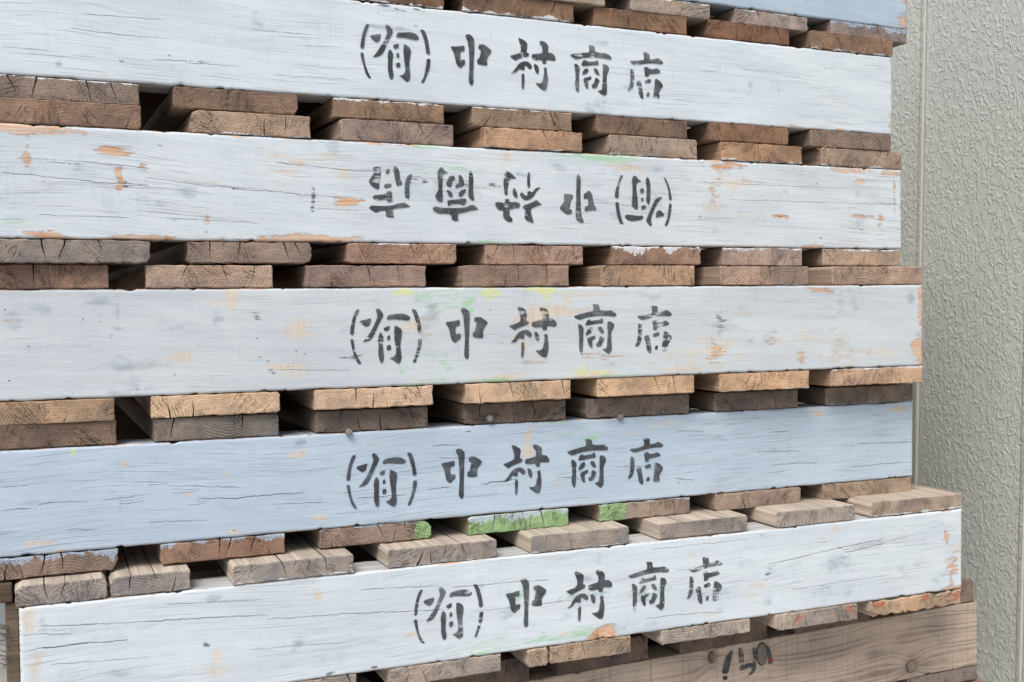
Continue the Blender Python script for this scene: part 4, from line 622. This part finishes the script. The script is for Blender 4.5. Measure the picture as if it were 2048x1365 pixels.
SPEC = {   # observed colour of each board end, with paint slopped over its edges
(0,'b'):[dict(col=W(178,165,146)), dict(col=W(172,158,146), pt=.003), dict(col=W(176,160,150), pt=.002), dict(col=W(160,145,138), pt=.007, blue=1.)],
(1,'t'):[dict(col=W(146,116,92), pb=.003), dict(col=W(142,112,90), pb=.004, ring=.2), dict(col=W(145,112,88), ring=.2), dict(col=W(132,98,76), ring=.15), dict(col=W(150,120,98), pb=.003, cracks=[(-.02,True,.016,.001,.6),(.0,True,.015,.001,.6),(.02,True,.016,.001,.5)])],
(1,'b'):[dict(col=W(150,134,122), pt=.003, cracks=[(-.02,True,.018,.0013,.2),(.02,True,.019,.0013,.3),(.04,True,.018,.0012,.3)]), dict(col=W(142,118,100), corner={0:.005,1:.006}, ring=.2), dict(col=W(168,138,112), pt=.004), dict(col=W(164,140,118), pt=.002), dict(col=W(138,114,96)), dict(col=W(150,116,90), corner={2:.006,1:.005}, ring=.2), dict(col=W(146,126,114), ring=.7)],
(2,'t'):[dict(col=W(158,128,108)), dict(col=W(172,148,128), corner={3:.009,0:.003}, pb=.002, rot=-1.2), dict(col=W(168,148,134), cracks=[(.02,True,.018,.001,.6)]), dict(col=W(196,158,126), ragged=.0016, pb=.002), dict(col=W(176,158,142), pb=.002), dict(col=W(190,150,116), ragged=.001, pb=.003), dict(col=W(176,152,134), pb=.003, pt=.0)],
(2,'b'):[dict(col=W(152,142,134), corner={0:.004,1:.006}, ring=.25, cracks=[(.0,True,.019,.0014,-.3)]), dict(col=W(158,138,124), corner={0:.004,1:.008,2:.006}, ragged=.0012, nc=5, cracks=[(.03,True,.018,.0016,.3),(-.01,True,.019,.0012,-.15)]), dict(col=W(176,142,120), corner={0:.005,1:.004}, pt=.0015), dict(col=W(184,154,136), corner={0:.002}, nc=6), dict(col=W(170,138,116), pt=.0095, nc=1), dict(col=W(186,164,150), pt=.0035, nc=4), dict(col=W(184,162,142), pt=.0035)],
(3,'t'):[dict(col=W(168,136,114), cracks=[(.0,True,.02,.0012,0)]), dict(col=W(190,162,142), corner={2:.003}, cracks=[(.01,True,.019,.001,-.35),(-.02,True,.016,.001,-.5)]), dict(col=W(176,148,132)), dict(col=W(168,140,122), nc=5), dict(col=W(184,152,124), cracks=[(.028,True,.02,.001,.0)]), dict(col=W(180,152,134), ragged=.0008, pb=.001), dict(col=W(184,156,136), cracks=[(.012,True,.019,.0013,0)])],
(3,'b'):[dict(col=W(190,160,128)), dict(col=W(216,184,150), ring=.6, nc=5), dict(col=W(208,178,150), cracks=[(.0,True,.019,.0012,.1)]), dict(col=W(216,184,150), cracks=[(-.01,True,.019,.0013,.1)]), dict(col=W(220,184,146), ring=.6), dict(col=W(208,170,132), ragged=.001, pb=.0015), dict(col=W(206,172,142), ragged=.001, pt=.002)],
(4,'t'):[dict(col=W(134,112,96)), dict(col=W(138,130,122), ring=.85, rx=.01, rz=.03, nc=4), dict(col=W(126,114,104), ring=.5), dict(col=W(134,118,106), corner={0:.007}, ring=.3), dict(col=W(140,126,116), corner={0:.006,1:.004}), dict(col=W(138,124,114), corner={0:.004}), dict(col=W(144,130,120), cracks=[(-.012,True,.02,.0012,.0)], pb=.002, blue=1.)],
(4,'b'):[dict(col=W(150,130,116), pt=.009, blue=1., ragged=.0016, nc=6, corner={1:.01}, ring=.6, rx=0., rz=-.05), dict(col=W(158,128,108), pt=.006, blue=1., ring=.75, rx=-.05, rz=.03, cracks=[(-.004,True,.017,.0014,0)]), dict(col=W(150,132,120), pt=.003, blue=1., corner={2:.008,1:.004}, ring=.7, rx=-.05, rz=.02, green=(.0385,.06)), dict(col=W(150,150,120), pt=.009, blue=.6, green=(-.06,.06), ring=.3, cracks=[(.024,True,.018,.0016,.2)]), dict(col=W(166,148,134), green=(-.06,-.024), pt=.002, blue=1., ragged=.0016), dict(col=W(172,150,134), ring=.5, rx=-.01, rz=-.02, nc=5), dict(col=W(172,152,130), nc=4)],
(5,'t'):[dict(col=W(176,166,158), corner={3:.006,0:.004,2:.007}, nc=3, pb=.0015), dict(col=W(170,161,153), corner={3:.006,0:.005,1:.002}, nc=4), dict(col=W(172,164,157), corner={2:.003,3:.003}, nc=7, pb=.003), dict(col=W(172,162,154), corner={2:.002}, nc=6, pb=.002, cracks=[(-.027,False,.014,.0035,.4)]), dict(col=W(174,164,154), corner={3:.004}, nc=7, pb=.002), dict(col=W(170,159,150), corner={2:.004}, nc=6, cracks=[(.027,True,.017,.0018,0)]), dict(col=W(172,162,154), corner={2:.004,3:.003}, nc=6, pb=.0015), dict(col=W(178,160,142), corner={3:.005,0:.003}, nc=5, pb=.004, cracks=[(.046,True,.016,.0015,0)])],
(5,'b'):[dict(col=W(176,164,154)), dict(col=W(176,164,154), nc=5), dict(col=W(176,164,154), nc=6), dict(col=W(180,158,136), corner={0:.004,1:.004}, ragged=.001), dict(col=W(186,162,136), corner={0:.004,1:.003}, ragged=.0012, cracks=[(-.01,True,.017,.001,.2)]), dict(col=W(182,170,158), nc=7), dict(col=W(178,166,154), corner={0:.005}, nc=6, red=.6), dict(col=W(200,170,140), ragged=.0045, nc=2, red=1., corner={0:.008,1:.002})],
(6,'t'):[dict(col=W(120,104,94))]*6,
(6,'b'):[dict(col=W(150,138,132))]*3,
}
GENERIC = {0:W(160,140,124),1:W(145,118,98),2:W(160,135,115),3:W(190,162,136),4:W(140,122,110),5:W(172,160,150),6:W(140,122,110),7:W(178,138,118)}
PAL.append(dict(loc=[1.150, 1.058, GZ+.0005], yaw=.006, tilt=0., H=.0955, dt=.0215, db=.021))

LEN = 1040.
for pi, P in enumerate(PAL):
    root = bpy.data.objects.new('pallet', None); C.objects.link(root)
    root.location = P['loc']; root.rotation_euler = (0, -P['tilt'], P['yaw'])
    root['label'] = LABELS[pi]; root['category'] = 'pallet'; root['group'] = 'wooden pallets stacked one on another'
    H, dt, db = P['H'], P['dt'], P['db']
    L = LEN-1.5 if pi == 5 else LEN
    T = 42.
    st = front_stringer(root, pi, L, db*1000, H*1000, T, COLS[pi], GRAIN[pi], bare=pi in (6, 7))
    gc = GENERIC[pi]; dark = (gc[0]*.6, gc[1]*.56, gc[2]*.54, 1)  # inner stringers coloured darker to deepen shade inside the stack
    ext = .013 if pi == 5 else 0.
    box_piece('stringer', root, -L/1000-ext, -.002, .49, .532, db+.0002, db+H-.0002, dark)
    box_piece('stringer', root, -L/1000, 0, .985, 1.027, db+.0002, db+H-.0002, dark)
    for deck, (z0, z1) in (('b', (0., db)), ('t', (db+H, db+H+dt))):
        B = list(BOARDS.get((pi, deck), [])); Sp = list(SPEC.get((pi, deck), []))
        while len(Sp) < len(B): Sp.append(dict(col=gc))
        if not B: B = [(-104. , 0.)]; Sp = [dict(col=gc)]
        if pi == 6 and deck == 't': Sp = [dict(col=W(120+4*j, 104+3*j, 94+3*j)) for j in range(6)]
        left = min(b[0] for b in B); right = max(b[1] for b in B)
        while left > -L+60:                                   # boards beyond the frame on the left
            r = left-42; l = max(r-108, -L)
            if l-40 < -L: l = -L
            B.append((l, r)); Sp.append(dict(col=gc)); left = l
        while right < -120: B.append((right+40, right+148)); Sp.append(dict(col=gc)); right += 148
        for bi, ((a, b), s) in enumerate(zip(B, Sp)):
            s = dict(s); zz0, zz1 = z0, z1
            if deck == 'b': zz1 -= .0003; zz0 += .0002 + (bi*37 % 5)*.00015
            else: zz0 += .0003; zz1 -= (bi*23 % 4)*.0002
            if (pi, deck) == (5, 'b'):
                if bi == 5: zz0 += .003
                if bi == 7: zz0 -= .0015
            add_board('top_board' if deck == 't' else 'bottom_board', root, a/1000, b/1000, zz0, zz1, s, pi*100+(50 if deck == 't' else 0)+bi, 1.026)
    # stencilled lettering
    for nm in ('you', 'naka', 'mura', 'sho', 'ten'):
        if (pi, nm) in PLACE:
            wear = {1: .62, 2: .645, 3: .67, 4: .59, 5: .66}[pi] + {'ten': .05, 'sho': .03, 'mura': .0, 'you': .01, 'naka': -.03}[nm]*(1 if pi != 2 else .7) + .02*math.sin(pi*7+len(nm)*3)
            g = flat_polys('stencil_character', GLYPHS[nm], INK, st, PLACE[(pi, nm)], math.pi*(pi == 2), 1., wear=wear, jig=.5)
    if pi == 4:
        for k in ('nail1', 'nail2', 'nail3'):
            x, z = PTS[k]; disc('nail', root, x/1000, z/1000+.0005, -.0045, .03, .0034, .0034, NAILM, 14, .0003)
    if pi == 6:
        for k, rx, rz in (('knot1', .0042, .0062), ('knot2', .007, .0125), ('knot3', .0075, .0072)):
            x, z = PTS[k]
            d_ = disc('knot_rim', st, x/1000, z/1000, -.0005, .003, rx*1.16, rz*1.13, END, 18); d_.color = W(74, 64, 58); d_['half'] = .5
            o = disc('knot', st, x/1000, z/1000, -.0011, .003, rx, rz, END, 16); o.color = W(150, 140, 130)
            o['ring_x'] = x/1000; o['ring_z'] = z/1000; o['ring_freq'] = 3800.; o['ring_amt'] = .8; o['half'] = .5
        for k, p in MARKER.items():
            cx = sum(q[0] for q in p)/len(p); cz = sum(q[1] for q in p)/len(p)
            flat_polys('marker_stroke', [[(x-cx, z-cz) for x, z in p]], REDINK if k == 'red' else INK, st, (cx, cz), wear=.55 if k in ('one', 'onefoot', 'arc') else .72)
    if pi == 5:
        R = random.Random(4); cx, cz = PTS['chip5'][0]/1000, PTS['chip5'][1]/1000
        it = []
        for k in range(16):
            a = (cx+R.uniform(-.012, .010), -.0008, cz+R.uniform(-.006, .006)); an = math.radians(R.choice([155, 150, 20, 168, 30, 140, -25])+R.uniform(-14, 14)); ll = R.uniform(.006, .014)
            it.append((a, (a[0]+math.cos(an)*ll, -.0025-R.random()*.004, a[1+1]+math.sin(an)*ll*.8), R.uniform(.0006, .0013)))
        slivers('splinter', st, it, SPLINT)
        box_piece('end_block', root, -L/1000-.0115, -L/1000-.0006, .024, .30, db-.008, db+H-.001, W(136, 124, 110))
        box_piece('end_block', root, -L/1000-.0155, -L/1000-.0052, .02, .30, db+H+.0006, db+H+dt-.001, W(112, 98, 84))
        it = []
        for k in range(22):                                     # torn fibres on the second stringer's left end
            z = db+H*R.uniform(.38, .8); x = -L/1000-.009; ll = R.uniform(.004, .012)
            it.append(((x+.004, .0235+R.uniform(-.001, .03), z-.004), (x-ll, .018+R.uniform(-.01, .02), z+ll*R.uniform(.2, .9)), R.uniform(.001, .0022)))
        slivers('splinter', root, it, GREYSPL)
    if pi == 2:
        R = random.Random(9); sx, sz = PTS['straw'][0]/1000, (db+H+dt)-.001; it = []
        for k in range(5):
            x = sx+R.uniform(-.02, .012); it.append(((x, -.001, sz-.0005), (x+R.uniform(-.006, .016), -.006, sz+R.uniform(-.007, .006)), .0007))
        slivers('splinter', root, it, SPLINT)
